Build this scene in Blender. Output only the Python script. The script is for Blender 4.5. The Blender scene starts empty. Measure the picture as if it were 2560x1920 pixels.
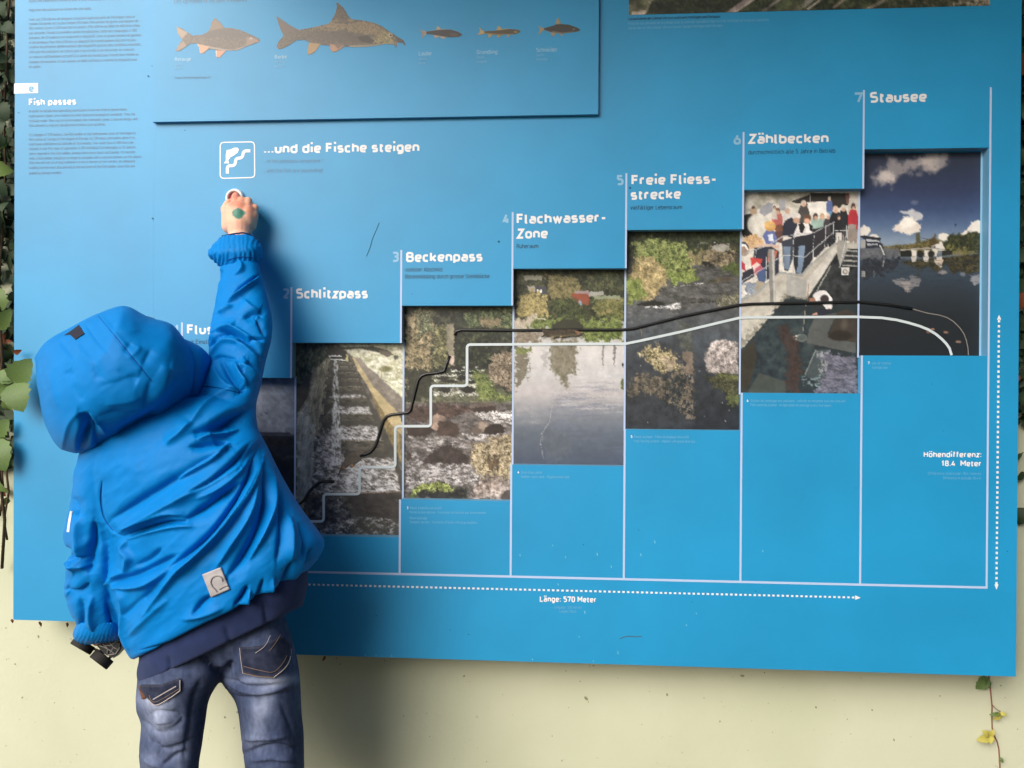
import bpy, bmesh, math, random
import numpy as np
from mathutils import Vector, Matrix
from mathutils.bvhtree import BVHTree
R = math.radians
random.seed(7); rng = np.random.default_rng(7)
sc = bpy.context.scene
col = sc.collection

# ------------------------------------------------------------------ camera
F_PX, W_PX, H_PX = 2000.0, 2560.0, 1920.0
CAM = Vector((0.0, -1.30, 0.80))
YAW, PIT, ROL = R(4.030), R(-0.2654), R(0.3301)
def cam_matrix():
    def col_(v):
        x, y, z = v                      # right, up, back (camera local)
        c, s = math.cos(ROL), math.sin(ROL)
        X, Z, Y = x*c - y*s, x*s + y*c, -z
        c, s = math.cos(PIT), math.sin(PIT)
        Y, Z = Y*c - Z*s, Y*s + Z*c
        c, s = math.cos(YAW), math.sin(YAW)
        X, Y = X*c - Y*s, X*s + Y*c
        return (X, Y, Z)
    cs = [col_(v) for v in ((1,0,0),(0,1,0),(0,0,1))]
    return Matrix(((cs[0][0],cs[1][0],cs[2][0]),(cs[0][1],cs[1][1],cs[2][1]),(cs[0][2],cs[1][2],cs[2][2])))
ROT = cam_matrix()
cd = bpy.data.cameras.new('camera'); cam = bpy.data.objects.new('camera', cd); col.objects.link(cam)
cd.sensor_width = 36; cd.lens = 36*F_PX/W_PX; cd.clip_start = 0.02; cd.clip_end = 300
cam.matrix_world = Matrix.Translation(CAM) @ ROT.to_4x4()
sc.camera = cam

# ------------------------------------------------------------------ light
SUN_TRAVEL = Vector((0.48, 0.76, -0.54)).normalized()
world = bpy.data.worlds.new('World'); sc.world = world; world.use_nodes = True
nt = world.node_tree; nt.nodes.clear()
wo = nt.nodes.new('ShaderNodeOutputWorld'); bg = nt.nodes.new('ShaderNodeBackground'); sk = nt.nodes.new('ShaderNodeTexSky')
sk.sky_type = 'NISHITA'; sk.sun_disc = False
to_sun = -SUN_TRAVEL
sk.sun_elevation = math.asin(to_sun.z); sk.sun_rotation = math.atan2(to_sun.x, to_sun.y)
sk.air_density = 1.0; sk.dust_density = 3.0; sk.ozone_density = 1.0
bg.inputs['Strength'].default_value = 0.15
nt.links.new(sk.outputs[0], bg.inputs[0]); nt.links.new(bg.outputs[0], wo.inputs[0])
sl = bpy.data.lights.new('sun', 'SUN'); sl.energy = 2.45; sl.angle = R(42); sl.color = (1.0, 0.97, 0.92)
so = bpy.data.objects.new('sun', sl); col.objects.link(so)
so.rotation_euler = SUN_TRAVEL.to_track_quat('-Z', 'Y').to_euler(); so.location = (-3, -4, 4)
vs = sc.view_settings; vs.view_transform = 'Standard'; vs.look = 'None'; vs.gamma = 1; vs.use_curve_mapping = False
vs.exposure = 0.17

# ------------------------------------------------------------------ geometry helpers
ROTN = np.array(ROT); CAMN = np.array(CAM)
def UN(x, y, d=0.0):
    """photo pixel -> world point on the plane d metres in front of the board (arrays ok)"""
    x = np.asarray(x, float); y = np.asarray(y, float); d = np.broadcast_to(np.asarray(d, float), x.shape)
    v = np.stack([(x-W_PX/2)/F_PX, (H_PX/2-y)/F_PX, -np.ones_like(x)], -1) @ ROTN.T
    t = (-d - CAMN[1])/v[..., 1]
    return CAMN + v*t[..., None]
def PX(P):
    q = (np.asarray(P, float)-CAMN) @ ROTN
    return W_PX/2 + F_PX*q[..., 0]/-q[..., 2], H_PX/2 - F_PX*q[..., 1]/-q[..., 2]
def V(x, y, d=0.0): return Vector(UN(x, y, d))
def link(name, me, mat=None, parent=None):
    o = bpy.data.objects.new(name, me); col.objects.link(o)
    if mat: me.materials.append(mat)
    if parent is not None: o.parent = parent
    return o
def mesh_np(name, verts, faces, mat=None, parent=None, smooth=False, colors=None):
    me = bpy.data.meshes.new(name)
    verts = np.asarray(verts, np.float32); n = len(verts)
    if isinstance(faces, np.ndarray):
        k = faces.shape[1]; m = len(faces)
        me.vertices.add(n); me.vertices.foreach_set('co', verts.ravel())
        me.loops.add(m*k); me.loops.foreach_set('vertex_index', faces.astype(np.int32).ravel())
        me.polygons.add(m); me.polygons.foreach_set('loop_start', np.arange(0, m*k, k, dtype=np.int32))
        me.update(calc_edges=True); me.validate()
    else:
        me.from_pydata(verts.tolist(), [], faces); me.update()
    if smooth: me.polygons.foreach_set('use_smooth', np.ones(len(me.polygons), bool))
    if colors is not None:
        at = me.color_attributes.new('print', 'FLOAT_COLOR', 'POINT')
        c = np.ones((n, 4), np.float32); c[:, :3] = colors; at.data.foreach_set('color', c.ravel())
    return link(name, me, mat, parent)
def tag(o, label=None, cat=None, group=None, kind=None):
    if label: o['label'] = label
    if cat: o['category'] = cat
    if group: o['group'] = group
    if kind: o['kind'] = kind
    return o
def empty(name, loc, label, cat, group=None):
    o = bpy.data.objects.new(name, None); col.objects.link(o); o.location = loc
    o.empty_display_size = 0.05
    return tag(o, label, cat, group)
def reparent(o, p):
    """keep world coordinates although the parent sits elsewhere"""
    o.parent = p
    m = Matrix.Identity(4); q = p
    chain = []
    while q is not None: chain.append(q); q = q.parent
    for q in reversed(chain): m = m @ q.matrix_parent_inverse @ Matrix.Translation(q.location)
    o.matrix_parent_inverse = m.inverted()
    return o
def srgb(r, g, b):
    f = lambda c: (c/255/12.92) if c/255 <= 0.04045 else ((c/255+0.055)/1.055)**2.4
    return (f(r), f(g), f(b))
def lin(a):
    a = np.clip(a, 0, 255)/255
    return np.where(a <= 0.04045, a/12.92, ((a+0.055)/1.055)**2.4)

# ------------------------------------------------------------------ noise
def vnoise(x, y, seed):
    rg = np.random.default_rng(seed); T = rg.random((256, 256))
    xi = np.floor(x).astype(int); yi = np.floor(y).astype(int); fx = x-xi; fy = y-yi
    fx = fx*fx*(3-2*fx); fy = fy*fy*(3-2*fy)
    a = T[xi & 255, yi & 255]; b = T[(xi+1) & 255, yi & 255]; c = T[xi & 255, (yi+1) & 255]; d = T[(xi+1) & 255, (yi+1) & 255]
    return (a*(1-fx)+b*fx)*(1-fy)+(c*(1-fx)+d*fx)*fy
def fbm(x, y, sx, sy=None, octv=4, seed=1):
    sy = sy or sx; r = 0; amp = 1; tot = 0
    x = x/sx; y = y/sy
    for k in range(octv):
        r = r + amp*vnoise(x+17.3*k, y+5.1*k, seed+k); tot += amp; amp *= .55; x = x*2.03; y = y*2.03
    return r/tot
def sstep(a, b, x):
    t = np.clip((x-a)/(b-a), 0, 1); return t*t*(3-2*t)

# ------------------------------------------------------------------ materials
def mat(name, color, rough=0.6, spec=0.5, metal=0.0, bump=None, vary=None, attr=False, coat=0.0, sheen=0.0, sss=0.0, trans=0.0):
    m = bpy.data.materials.new(name); m.use_nodes = True
    nt = m.node_tree; b = nt.nodes['Principled BSDF']; L = nt.links
    b.inputs['Roughness'].default_value = rough; b.inputs['Specular IOR Level'].default_value = spec
    b.inputs['Metallic'].default_value = metal; b.inputs['Coat Weight'].default_value = coat
    b.inputs['Sheen Weight'].default_value = sheen
    if sss: b.inputs['Subsurface Weight'].default_value = sss; b.inputs['Subsurface Scale'].default_value = 0.004
    tc = nt.nodes.new('ShaderNodeTexCoord')
    src = None
    if attr:
        a = nt.nodes.new('ShaderNodeVertexColor'); a.layer_name = 'print'; src = a.outputs['Color']
    else:
        b.inputs['Base Color'].default_value = (*color, 1)
    if vary:                                  # (scale, amount, dark colour factor)
        n = nt.nodes.new('ShaderNodeTexNoise'); n.inputs['Scale'].default_value = vary[0]; n.inputs['Detail'].default_value = 6
        L.new(tc.outputs['Object'], n.inputs['Vector'])
        mr = nt.nodes.new('ShaderNodeMapRange'); mr.inputs['From Min'].default_value = .3; mr.inputs['From Max'].default_value = .7
        mr.inputs['To Min'].default_value = 1-vary[1]; mr.inputs['To Max'].default_value = 1+vary[1]
        L.new(n.outputs['Fac'], mr.inputs['Value'])
        mx = nt.nodes.new('ShaderNodeVectorMath'); mx.operation = 'SCALE'
        if src is None:
            rgb = nt.nodes.new('ShaderNodeRGB'); rgb.outputs[0].default_value = (*color, 1); src = rgb.outputs[0]
        L.new(src, mx.inputs[0]); L.new(mr.outputs[0], mx.inputs['Scale']); src = mx.outputs[0]
    if src is not None: L.new(src, b.inputs['Base Color'])
    if bump:                                  # (scale, strength, distance)
        n = nt.nodes.new('ShaderNodeTexNoise'); n.inputs['Scale'].default_value = bump[0]; n.inputs['Detail'].default_value = 5
        L.new(tc.outputs['Object'], n.inputs['Vector'])
        bp = nt.nodes.new('ShaderNodeBump'); bp.inputs['Strength'].default_value = bump[1]; bp.inputs['Distance'].default_value = bump[2]
        L.new(n.outputs['Fac'], bp.inputs['Height']); L.new(bp.outputs[0], b.inputs['Normal'])
    return m
BLUE = (0.010, 0.285, 0.575)
M = {}
M['board'] = mat('board_blue', BLUE, 0.46, 0.62, bump=(500, .08, .0006), vary=(5, .09))
M['edge'] = mat('board_edge', (0.14, 0.35, 0.54), 0.6, 0.3)
M['under'] = mat('board_back', (0.03, 0.03, 0.07), 0.6, 0.3)
M['white'] = mat('print_white', (0.80, 0.81, 0.83), 0.4, 0.5)
M['pale'] = mat('print_pale_blue', (0.25, 0.50, 0.72), 0.4, 0.5)
M['line'] = mat('print_line', (0.46, 0.58, 0.82), 0.4, 0.5)
M['faint'] = mat('print_faint', (0.12, 0.40, 0.66), 0.4, 0.5)
M['dark'] = mat('print_dark', (0.006, 0.05, 0.11), 0.4, 0.5)
M['grey'] = mat('print_greyblue', (0.045, 0.19, 0.35), 0.4, 0.5)
M['print'] = mat('photo_print', (1, 1, 1), 0.38, 0.5, attr=True)
M['path'] = mat('path_line', (0.60, 0.68, 0.72), 0.4, 0.5)
M['track'] = mat('track_black', (0.012, 0.013, 0.014), 0.35, 0.5)
M['wall'] = None
M['ring'] = mat('button_ring', (0.85, 0.86, 0.86), 0.3, 0.5)
M['button'] = mat('button_red', (0.42, 0.07, 0.09), 0.35, 0.5)
M['skin'] = mat('skin', (1, 1, 1), 0.5, 0.4, attr=True, sss=0.25, bump=(260, .25, .0006))
M['jacket'] = mat('jacket_nylon', (0.0, 0.185, 0.55), 0.55, 0.14, bump=(1300, .35, .0006), vary=(30, .05))
M['navy'] = mat('sweater_navy', (0.020, 0.033, 0.10), 0.95, 0.15, bump=(1400, .4, .0006), vary=(60, .12), sheen=0.1)
M['trim'] = mat('cuff_binding', (0.01, 0.02, 0.07), 0.8, 0.2)
M['seam'] = mat('seam_blue', (0.0, 0.06, 0.30), 0.7, 0.2)
M['jeans'] = mat('denim', (1, 1, 1), 0.9, 0.15, attr=True, bump=(900, .5, .0008), vary=(120, .18))
M['patchm'] = mat('grey_patch', (0.42, 0.40, 0.41), 0.5, 0.4, vary=(200, .05))
M['patchl'] = mat('grey_patch_print', (0.20, 0.19, 0.20), 0.4, 0.5)
M['label'] = mat('label_white', (0.62, 0.62, 0.72), 0.7, 0.3)
M['labelr'] = mat('label_red', (0.42, 0.09, 0.09), 0.7, 0.3)
M['black'] = mat('black_tab', (0.012, 0.012, 0.03), 0.7, 0.3)
M['reflect'] = mat('reflective_piping', (0.75, 0.77, 0.80), 0.35, 0.6)
M['stitch'] = mat('stitching', (0.20, 0.14, 0.10), 0.8, 0.2)
M['stitchl'] = mat('stitching_pale', (0.42, 0.38, 0.38), 0.8, 0.2)
M['leather'] = mat('brown_leather', (0.13, 0.055, 0.035), 0.8, 0.2, vary=(300, .3))
M['tyre'] = mat('rubber', (0.022, 0.021, 0.020), 0.75, 0.3, bump=(500, .4, .001))
M['chassis'] = mat('toy_plastic_black', (0.03, 0.03, 0.03), 0.5, 0.4)
M['chrome'] = mat('toy_plastic_grey', (0.22, 0.21, 0.20), 0.5, 0.4)
M['hair'] = mat('hair', (0.12, 0.07, 0.035), 0.7, 0.3)
M['shoe'] = mat('shoe', (0.03, 0.03, 0.05), 0.6, 0.3)
M['speck'] = mat('dirt_speck', (0.27, 0.26, 0.17), 0.9, 0.1)
M['drop'] = mat('drip_pale', (0.20, 0.55, 0.72), 0.2, 0.6)
M['scratch'] = mat('scratch', (0.01, 0.08, 0.13), 0.7, 0.2)
M['hairline'] = mat('brown_hair_line', (0.07, 0.12, 0.16), 0.7, 0.2)

def wall_mat():
    m = bpy.data.materials.new('cream_render'); m.use_nodes = True; nt = m.node_tree; L = nt.links; b = nt.nodes['Principled BSDF']
    b.inputs['Roughness'].default_value = .85; b.inputs['Specular IOR Level'].default_value = .25
    tc = nt.nodes.new('ShaderNodeTexCoord')
    n1 = nt.nodes.new('ShaderNodeTexNoise'); n1.inputs['Scale'].default_value = 3.5; n1.inputs['Detail'].default_value = 8
    n2 = nt.nodes.new('ShaderNodeTexNoise'); n2.inputs['Scale'].default_value = 75; n2.inputs['Detail'].default_value = 3
    for n in (n1, n2): L.new(tc.outputs['Object'], n.inputs['Vector'])
    r1 = nt.nodes.new('ShaderNodeValToRGB'); e = r1.color_ramp.elements
    e[0].position = .35; e[0].color = (0.54, 0.565, 0.41, 1); e[1].position = .62; e[1].color = (0.60, 0.62, 0.465, 1)
    L.new(n1.outputs['Fac'], r1.inputs[0])
    r2 = nt.nodes.new('ShaderNodeValToRGB'); e = r2.color_ramp.elements
    e[0].position = .20; e[0].color = (0.45, 0.45, 0.4, 1); e[1].position = .27; e[1].color = (1, 1, 1, 1)
    L.new(n2.outputs['Fac'], r2.inputs[0])
    mx = nt.nodes.new('ShaderNodeMix'); mx.data_type = 'RGBA'; mx.blend_type = 'MULTIPLY'; mx.inputs['Factor'].default_value = 1
    L.new(r1.outputs[0], mx.inputs['A']); L.new(r2.outputs[0], mx.inputs['B']); L.new(mx.outputs['Result'], b.inputs['Base Color'])
    n3 = nt.nodes.new('ShaderNodeTexNoise'); n3.inputs['Scale'].default_value = 140; n3.inputs['Detail'].default_value = 6
    L.new(tc.outputs['Object'], n3.inputs['Vector'])
    bp = nt.nodes.new('ShaderNodeBump'); bp.inputs['Strength'].default_value = .35; bp.inputs['Distance'].default_value = .0016
    L.new(n3.outputs['Fac'], bp.inputs['Height']); L.new(bp.outputs[0], b.inputs['Normal'])
    return m
M['wall'] = wall_mat()
M['ground'] = mat('paving', (0.12, 0.115, 0.10), 0.9, 0.2, bump=(40, .4, .01), vary=(8, .3))

# ------------------------------------------------------------------ setting
WALL_D = -0.075
def box(name, p0, p1, mt, parent=None):
    (x0, y0, z0), (x1, y1, z1) = p0, p1
    vs_ = [(x, y, z) for x in (x0, x1) for y in (y0, y1) for z in (z0, z1)]
    fs = [[0,1,3,2],[4,6,7,5],[0,4,5,1],[2,3,7,6],[0,2,6,4],[1,5,7,3]]
    return mesh_np(name, vs_, fs, mt, parent)
g = box('ground', (-40, -60, -0.3), (40, 0.0, 0.0), M['ground']); tag(g, kind='structure')
w = box('wall', (-12, -WALL_D, 0.004), (12, 0.40, 4.5), M['wall']); tag(w, kind='structure')
shade_roof = box('added_overhang', (-0.75, -0.78, 1.76), (8, 0.070, 1.84), M['under'])  # unseen slab, added to darken the upper right of the board
tag(shade_roof, 'dark slab added out of view to shade the top right of the board', 'shade_roof')
# ------------------------------------------------------------------ board geometry
def bx(px, py=900): return float(UN(px, py)[0])
def bz(py, px=1400): return float(UN(px, py)[2])
X = {1: bx(457, 900), 2: bx(730.5, 830), 3: bx(1003.7, 1000), 4: bx(1281.5, 1000), 5: bx(1565.5, 900), 6: bx(1857.5, 900), 7: bx(2158, 800), 8: bx(2468, 800)}
TOP = {1: bz(944, 600), 2: bz(857, 870), 3: bz(764, 1140), 4: bz(671, 1420), 5: bz(574, 1700), 6: bz(473, 2000), 7: bz(371, 2320)}
BOT = {1: bz(1428, 600), 2: bz(1341, 870), 3: bz(1251, 1150), 4: bz(1164, 1420), 5: bz(1075, 1710), 6: bz(983, 2000), 7: bz(889, 2300)}
XL, XR = bx(383.4, 900), bx(2546.5, 900)
ZB = bz(1672, 1900); ZT = 1.62
REC = -0.019
board = empty('information_board', (bx(1400), 0.02, bz(1650)), 'large blue information board about fish passes with stepped photo cut-outs on the cream wall', 'information board')

def plate(name, xs, zs, filled, d_front, d_back, m_front, m_side, parent):
    vs_, fs, mi = [], [], []
    def quad(a, b, c, d, k):
        n = len(vs_); vs_.extend([a, b, c, d]); fs.append([n, n+1, n+2, n+3]); mi.append(k)
    f, bk = -d_front, -d_back
    nx, nz = len(xs)-1, len(zs)-1
    F = lambda i, j: 0 <= i < nx and 0 <= j < nz and filled(i, j)
    for i in range(nx):
        for j in range(nz):
            if not F(i, j): continue
            x0, x1, z0, z1 = xs[i], xs[i+1], zs[j], zs[j+1]
            quad((x0,f,z0),(x1,f,z0),(x1,f,z1),(x0,f,z1),0)
            quad((x0,bk,z0),(x0,bk,z1),(x1,bk,z1),(x1,bk,z0),1)
            if not F(i-1,j): quad((x0,f,z0),(x0,f,z1),(x0,bk,z1),(x0,bk,z0),1)
            if not F(i+1,j): quad((x1,f,z0),(x1,bk,z0),(x1,bk,z1),(x1,f,z1),1)
            if not F(i,j-1): quad((x0,f,z0),(x0,bk,z0),(x1,bk,z0),(x1,f,z0),1)
            if not F(i,j+1): quad((x0,f,z1),(x1,f,z1),(x1,bk,z1),(x0,bk,z1),1)
    me = bpy.data.meshes.new(name); me.from_pydata(vs_, [], fs); me.materials.append(m_front); me.materials.append(m_side)
    me.polygons.foreach_set('material_index', mi)
    o = bpy.data.objects.new(name, me); col.objects.link(o); reparent(o, parent); return o
cols = [XL] + [X[i] for i in range(1, 9)] + [XR]
zz = sorted(set([ZB, ZT] + list(TOP.values()) + list(BOT.values())))
def fill_main(i, j):
    zc = (zz[j]+zz[j+1])/2
    if 1 <= i <= 7: return not (BOT[i] < zc < TOP[i])
    return True
main = plate('main_panel', cols, zz, fill_main, 0.0, REC+0.0006, M['board'], M['edge'], board)
back = plate('backing_panel', [XL+.004, XR-.004], [ZB+.004, ZT-.004], lambda i, j: True, REC, REC-0.012, M['board'], M['under'], board)
XL0, XL1 = bx(34.5, 750), bx(383, 750)
left = plate('text_panel', [XL0, XL1], [bz(1552, 110), ZT], lambda i, j: True, -0.001, -0.022, M['board'], M['edge'], board)
FX0, FX1, FZ0 = bx(387.5, 150), bx(1496, 150), bz(298, 1000)
FD = 0.008
raised = plate('raised_panel', [FX0, FX1], [FZ0, ZT+.02], lambda i, j: True, FD, 0.0015, M['board'], M['edge'], board)
# fixings that hold the board off the wall
for k, (px_, py_) in enumerate([(500, 1500), (1500, 1560), (2400, 1560)]):
    p = UN(px_, py_)
    reparent(box('wall_bracket', (p[0]-.02, 0.0315, p[2]-.02), (p[0]+.02, -WALL_D, p[2]+.02), M['under']), board)
p = UN(200, 1350); reparent(box('wall_bracket', (p[0]-.02, 0.0225, p[2]-.02), (p[0]+.02, -WALL_D, p[2]+.02), M['under']), board)

# ------------------------------------------------------------------ ribbons & lettering (stroke font)
class Ink:
    """flat printed marks: ribbons and fills lying a fraction of a millimetre over a surface"""
    def __init__(s, d): s.v = []; s.f = []; s.d = d; s.k = 0
    def add(s, pts2, faces):
        dd = s.d + 0.00025 + 0.000012*(s.k % 8); s.k += 1
        P = UN([p[0] for p in pts2], [p[1] for p in pts2], dd)
        n = len(s.v); s.v.extend(P.tolist()); s.f.extend([[n+i for i in f] for f in faces])
    def ribbon(s, pts, w, closed=False):
        P = np.array(pts, float)
        if closed: P = np.vstack([P, P[:1]])
        keep = [0]+[i for i in range(1, len(P)) if np.hypot(*(P[i]-P[i-1])) > 1e-6]; P = P[keep]
        if len(P) < 2: return
        T = np.diff(P, axis=0); T /= np.hypot(T[:, 0], T[:, 1])[:, None]
        N = np.stack([-T[:, 1], T[:, 0]], 1); n = len(P)
        off = np.zeros_like(P)
        for i in range(n):
            a = N[i-1] if i > 0 else (N[-1] if closed else N[0]); b = N[i] if i < n-1 else (N[0] if closed else N[-1])
            m = a+b; L = np.hypot(*m); m = m/L if L > 1e-6 else a
            off[i] = m/max(.5, m @ a)
        A = P+off*w/2; B = P-off*w/2
        s.add(np.vstack([A, B]).tolist(), [[i, i+1, n+i+1, n+i] for i in range(n-1)])
    def poly(s, pts):
        s.add(pts, [list(range(len(pts)))])
    def build(s, name, m, parent, label=None):
        if not s.v: return None
        o = mesh_np(name, s.v, s.f, m); reparent(o, parent)
        # face the reader
        me = o.data; bm = bmesh.new(); bm.from_mesh(me)
        fl = [f for f in bm.faces if f.normal.y > 0]
        bmesh.ops.reverse_faces(bm, faces=fl); bm.to_mesh(me); bm.free()
        if label: o['label'] = label
        return o
def rounded(pts, r, closed=False, seg=4):
    out = []; n = len(pts)
    for i, p in enumerate(pts):
        if (not closed and i in (0, n-1)) or r <= 0: out.append(p); continue
        a = np.array(pts[i-1], float); b = np.array(p, float); c = np.array(pts[(i+1) % n], float)
        u = a-b; v = c-b; lu = np.hypot(*u); lv = np.hypot(*v)
        q = min(r, lu*.5, lv*.5)
        if q < 1e-6: out.append(p); continue
        u = u/lu*q; v = v/lv*q
        for k in range(seg+1):
            t = k/seg; out.append(tuple(b+u*(1-t)**2+v*t*t))
    return out
# glyphs: width, list of strokes (points in 0..1 x ; y 0 base, 1 x-height, 2 cap, -1 descender), closed flag
G = {}
def gl(ch, w, *st): G[ch] = (w, st)
O1 = [(0,0),(0,1),(1,1),(1,0)]
gl('a', .56, [(.1,1),(1,1),(1,0)], [(1,.57),(0,.57),(0,0),(1,0)])
gl('b', .58, [(0,2),(0,0)], [(0,1),(1,1),(1,0),(0,0)])
gl('c', .52, [(1,1),(0,1),(0,0),(1,0)])
gl('d', .58, [(1,2),(1,0)], [(1,1),(0,1),(0,0),(1,0)])
gl('e', .57, [(0,.48),(1,.48),(1,1),(0,1),(0,0),(.95,0)])
gl('f', .40, [(1,2),(.3,2),(.3,0)], [(-.05,1),(1,1)])
gl('g', .58, [(1,0),(0,0),(0,1),(1,1)], [(1,1),(1,-1),(.05,-1)])
gl('h', .56, [(0,2),(0,0)], [(0,1),(1,1),(1,0)])
gl('i', .20, [(.5,1),(.5,0)], 'dot')
gl('j', .24, [(.6,1),(.6,-1),(0,-1)], 'dot')
gl('k', .56, [(0,2),(0,0)], [(0,.42),(.25,.42),(1,1)], [(.3,.45),(1,0)])
gl('l', .27, [(.1,2),(.1,0),(1,0)])
gl('m', .90, [(0,1),(0,0)], [(0,1),(.5,1),(.5,0)], [(.5,1),(1,1),(1,0)])
gl('n', .56, [(0,1),(0,0)], [(0,1),(1,1),(1,0)])
gl('o', .57, ['c']+O1)
gl('p', .58, [(0,1),(0,-1)], [(0,1),(1,1),(1,0),(0,0)])
gl('q', .58, [(1,1),(1,-1)], [(1,1),(0,1),(0,0),(1,0)])
gl('r', .42, [(0,1),(0,0)], [(0,1),(.95,1)])
gl('s', .52, [(.95,1),(0,1),(0,.52),(1,.52),(1,0),(0,0)])
gl('t', .40, [(.28,1.7),(.28,0),(1,0)], [(-.05,1),(1,1)])
gl('u', .56, [(0,1),(0,0),(1,0),(1,1)])
gl('v', .54, ['s',(0,1),(.5,0),(1,1)])
gl('w', .80, ['s',(0,1),(.27,0),(.5,.9),(.73,0),(1,1)])
gl('x', .52, ['s',(0,1),(1,0)], ['s',(1,1),(0,0)])
gl('y', .54, ['s',(0,1),(.5,.05)], ['s',(1,1),(.35,-.9),(.1,-.9)])
gl('z', .50, ['s',(0,1),(1,1),(0,0),(1,0)])
gl('A', .66, ['s',(0,0),(.5,2),(1,0)], [(.22,.55),(.78,.55)])
gl('B', .64, [(0,0),(0,2)], [(0,2),(.95,2),(.95,1.08),(0,1.08)], [(0,1.08),(1,1.08),(1,0),(0,0)])
gl('C', .62, [(1,2),(0,2),(0,0),(1,0)])
gl('D', .64, [(0,0),(0,2)], [(0,2),(1,2),(1,0),(0,0)])
gl('E', .56, ['s',(1,2),(0,2),(0,0),(1,0)], [(0,1.08),(.9,1.08)])
gl('F', .56, ['s',(1,2),(0,2),(0,0)], [(0,1.05),(.9,1.05)])
gl('G', .64, [(1,2),(0,2),(0,0),(1,0),(1,1.02),(.5,1.02)])
gl('H', .66, [(0,0),(0,2)], [(1,0),(1,2)], [(0,1.05),(1,1.05)])
gl('I', .20, [(.5,0),(.5,2)])
gl('J', .52, [(1,2),(1,0),(0,0)])
gl('L', .54, ['s',(0,2),(0,0),(1,0)])
gl('M', .80, ['s',(0,0),(0,2),(.5,.8),(1,2),(1,0)])
gl('N', .66, ['s',(0,0),(0,2),(1,0),(1,2)])
gl('P', .62, [(0,0),(0,2)], [(0,2),(1,2),(1,.92),(0,.92)])
gl('R', .64, [(0,0),(0,2)], [(0,2),(1,2),(1,.95),(0,.95)], ['s',(.5,.95),(1,0)])
gl('S', .62, [(.95,2),(0,2),(0,1.08),(1,1.08),(1,0),(0,0)])
gl('T', .60, [(0,2),(1,2)], [(.5,2),(.5,0)])
gl('W', .92, ['s',(0,2),(.27,0),(.5,1.8),(.73,0),(1,2)])
gl('Z', .60, ['s',(0,2),(1,2),(0,0),(1,0)])
gl('0', .58, ['c',(0,0),(0,2),(1,2),(1,0)])
gl('1', .40, ['s',(.0,1.45),(.6,2),(.6,0)])
gl('2', .58, [(0,1.8),(.1,2),(1,2),(1,1.1),(0,0)], [(0,0),(1,0)])
gl('3', .58, [(0,2),(1,2),(1,1.08),(.35,1.08)], [(.35,1.08),(1,1.08),(1,0),(0,0)])
gl('4', .60, ['s',(.55,2),(0,.5),(1,.5)], [(.75,1.1),(.75,0)])
gl('5', .58, ['s',(.95,2),(0.05,2),(0,1.2)], [(0,1.2),(1,1.2),(1,0),(0,0)])
gl('6', .58, ['s',(.6,2),(.1,.95)], ['c',(0,0),(0,1.15),(1,1.15),(1,0)])
gl('7', .56, ['s',(0,1.7),(0,2),(1,2),(.4,0)])
gl('8', .58, ['c',(.03,1.08),(.03,2),(.97,2),(.97,1.08)], ['c',(0,0),(0,1.08),(1,1.08),(1,0)])
gl('.', .20, [(.5,-.02),(.5,.2)])
gl(',', .20, [(.6,.15),(.3,-.4)])
gl(':', .20, [(.5,-.02),(.5,.2)], [(.5,.8),(.5,1.02)])
gl('-', .44, [(0,.55),(1,.55)])
gl('!', .20, [(.5,2),(.5,.55)], [(.5,-.02),(.5,.15)])
gl("'", .16, [(.5,2),(.5,1.5)])
gl('/', .40, ['s',(0,-.3),(1,2.1)])
gl('<', .44, ['s',(.45,.9),(0,.5),(.45,.1)], ['s',(1,.9),(.55,.5),(1,.1)])
gl('>', .44, ['s',(0,.9),(.45,.5),(0,.1)], ['s',(.55,.9),(1,.5),(.55,.1)])
UML = {'ä':'a','ö':'o','ü':'u'}
ACC = {'é':'e','è':'e','à':'a','ê':'e'}
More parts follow.
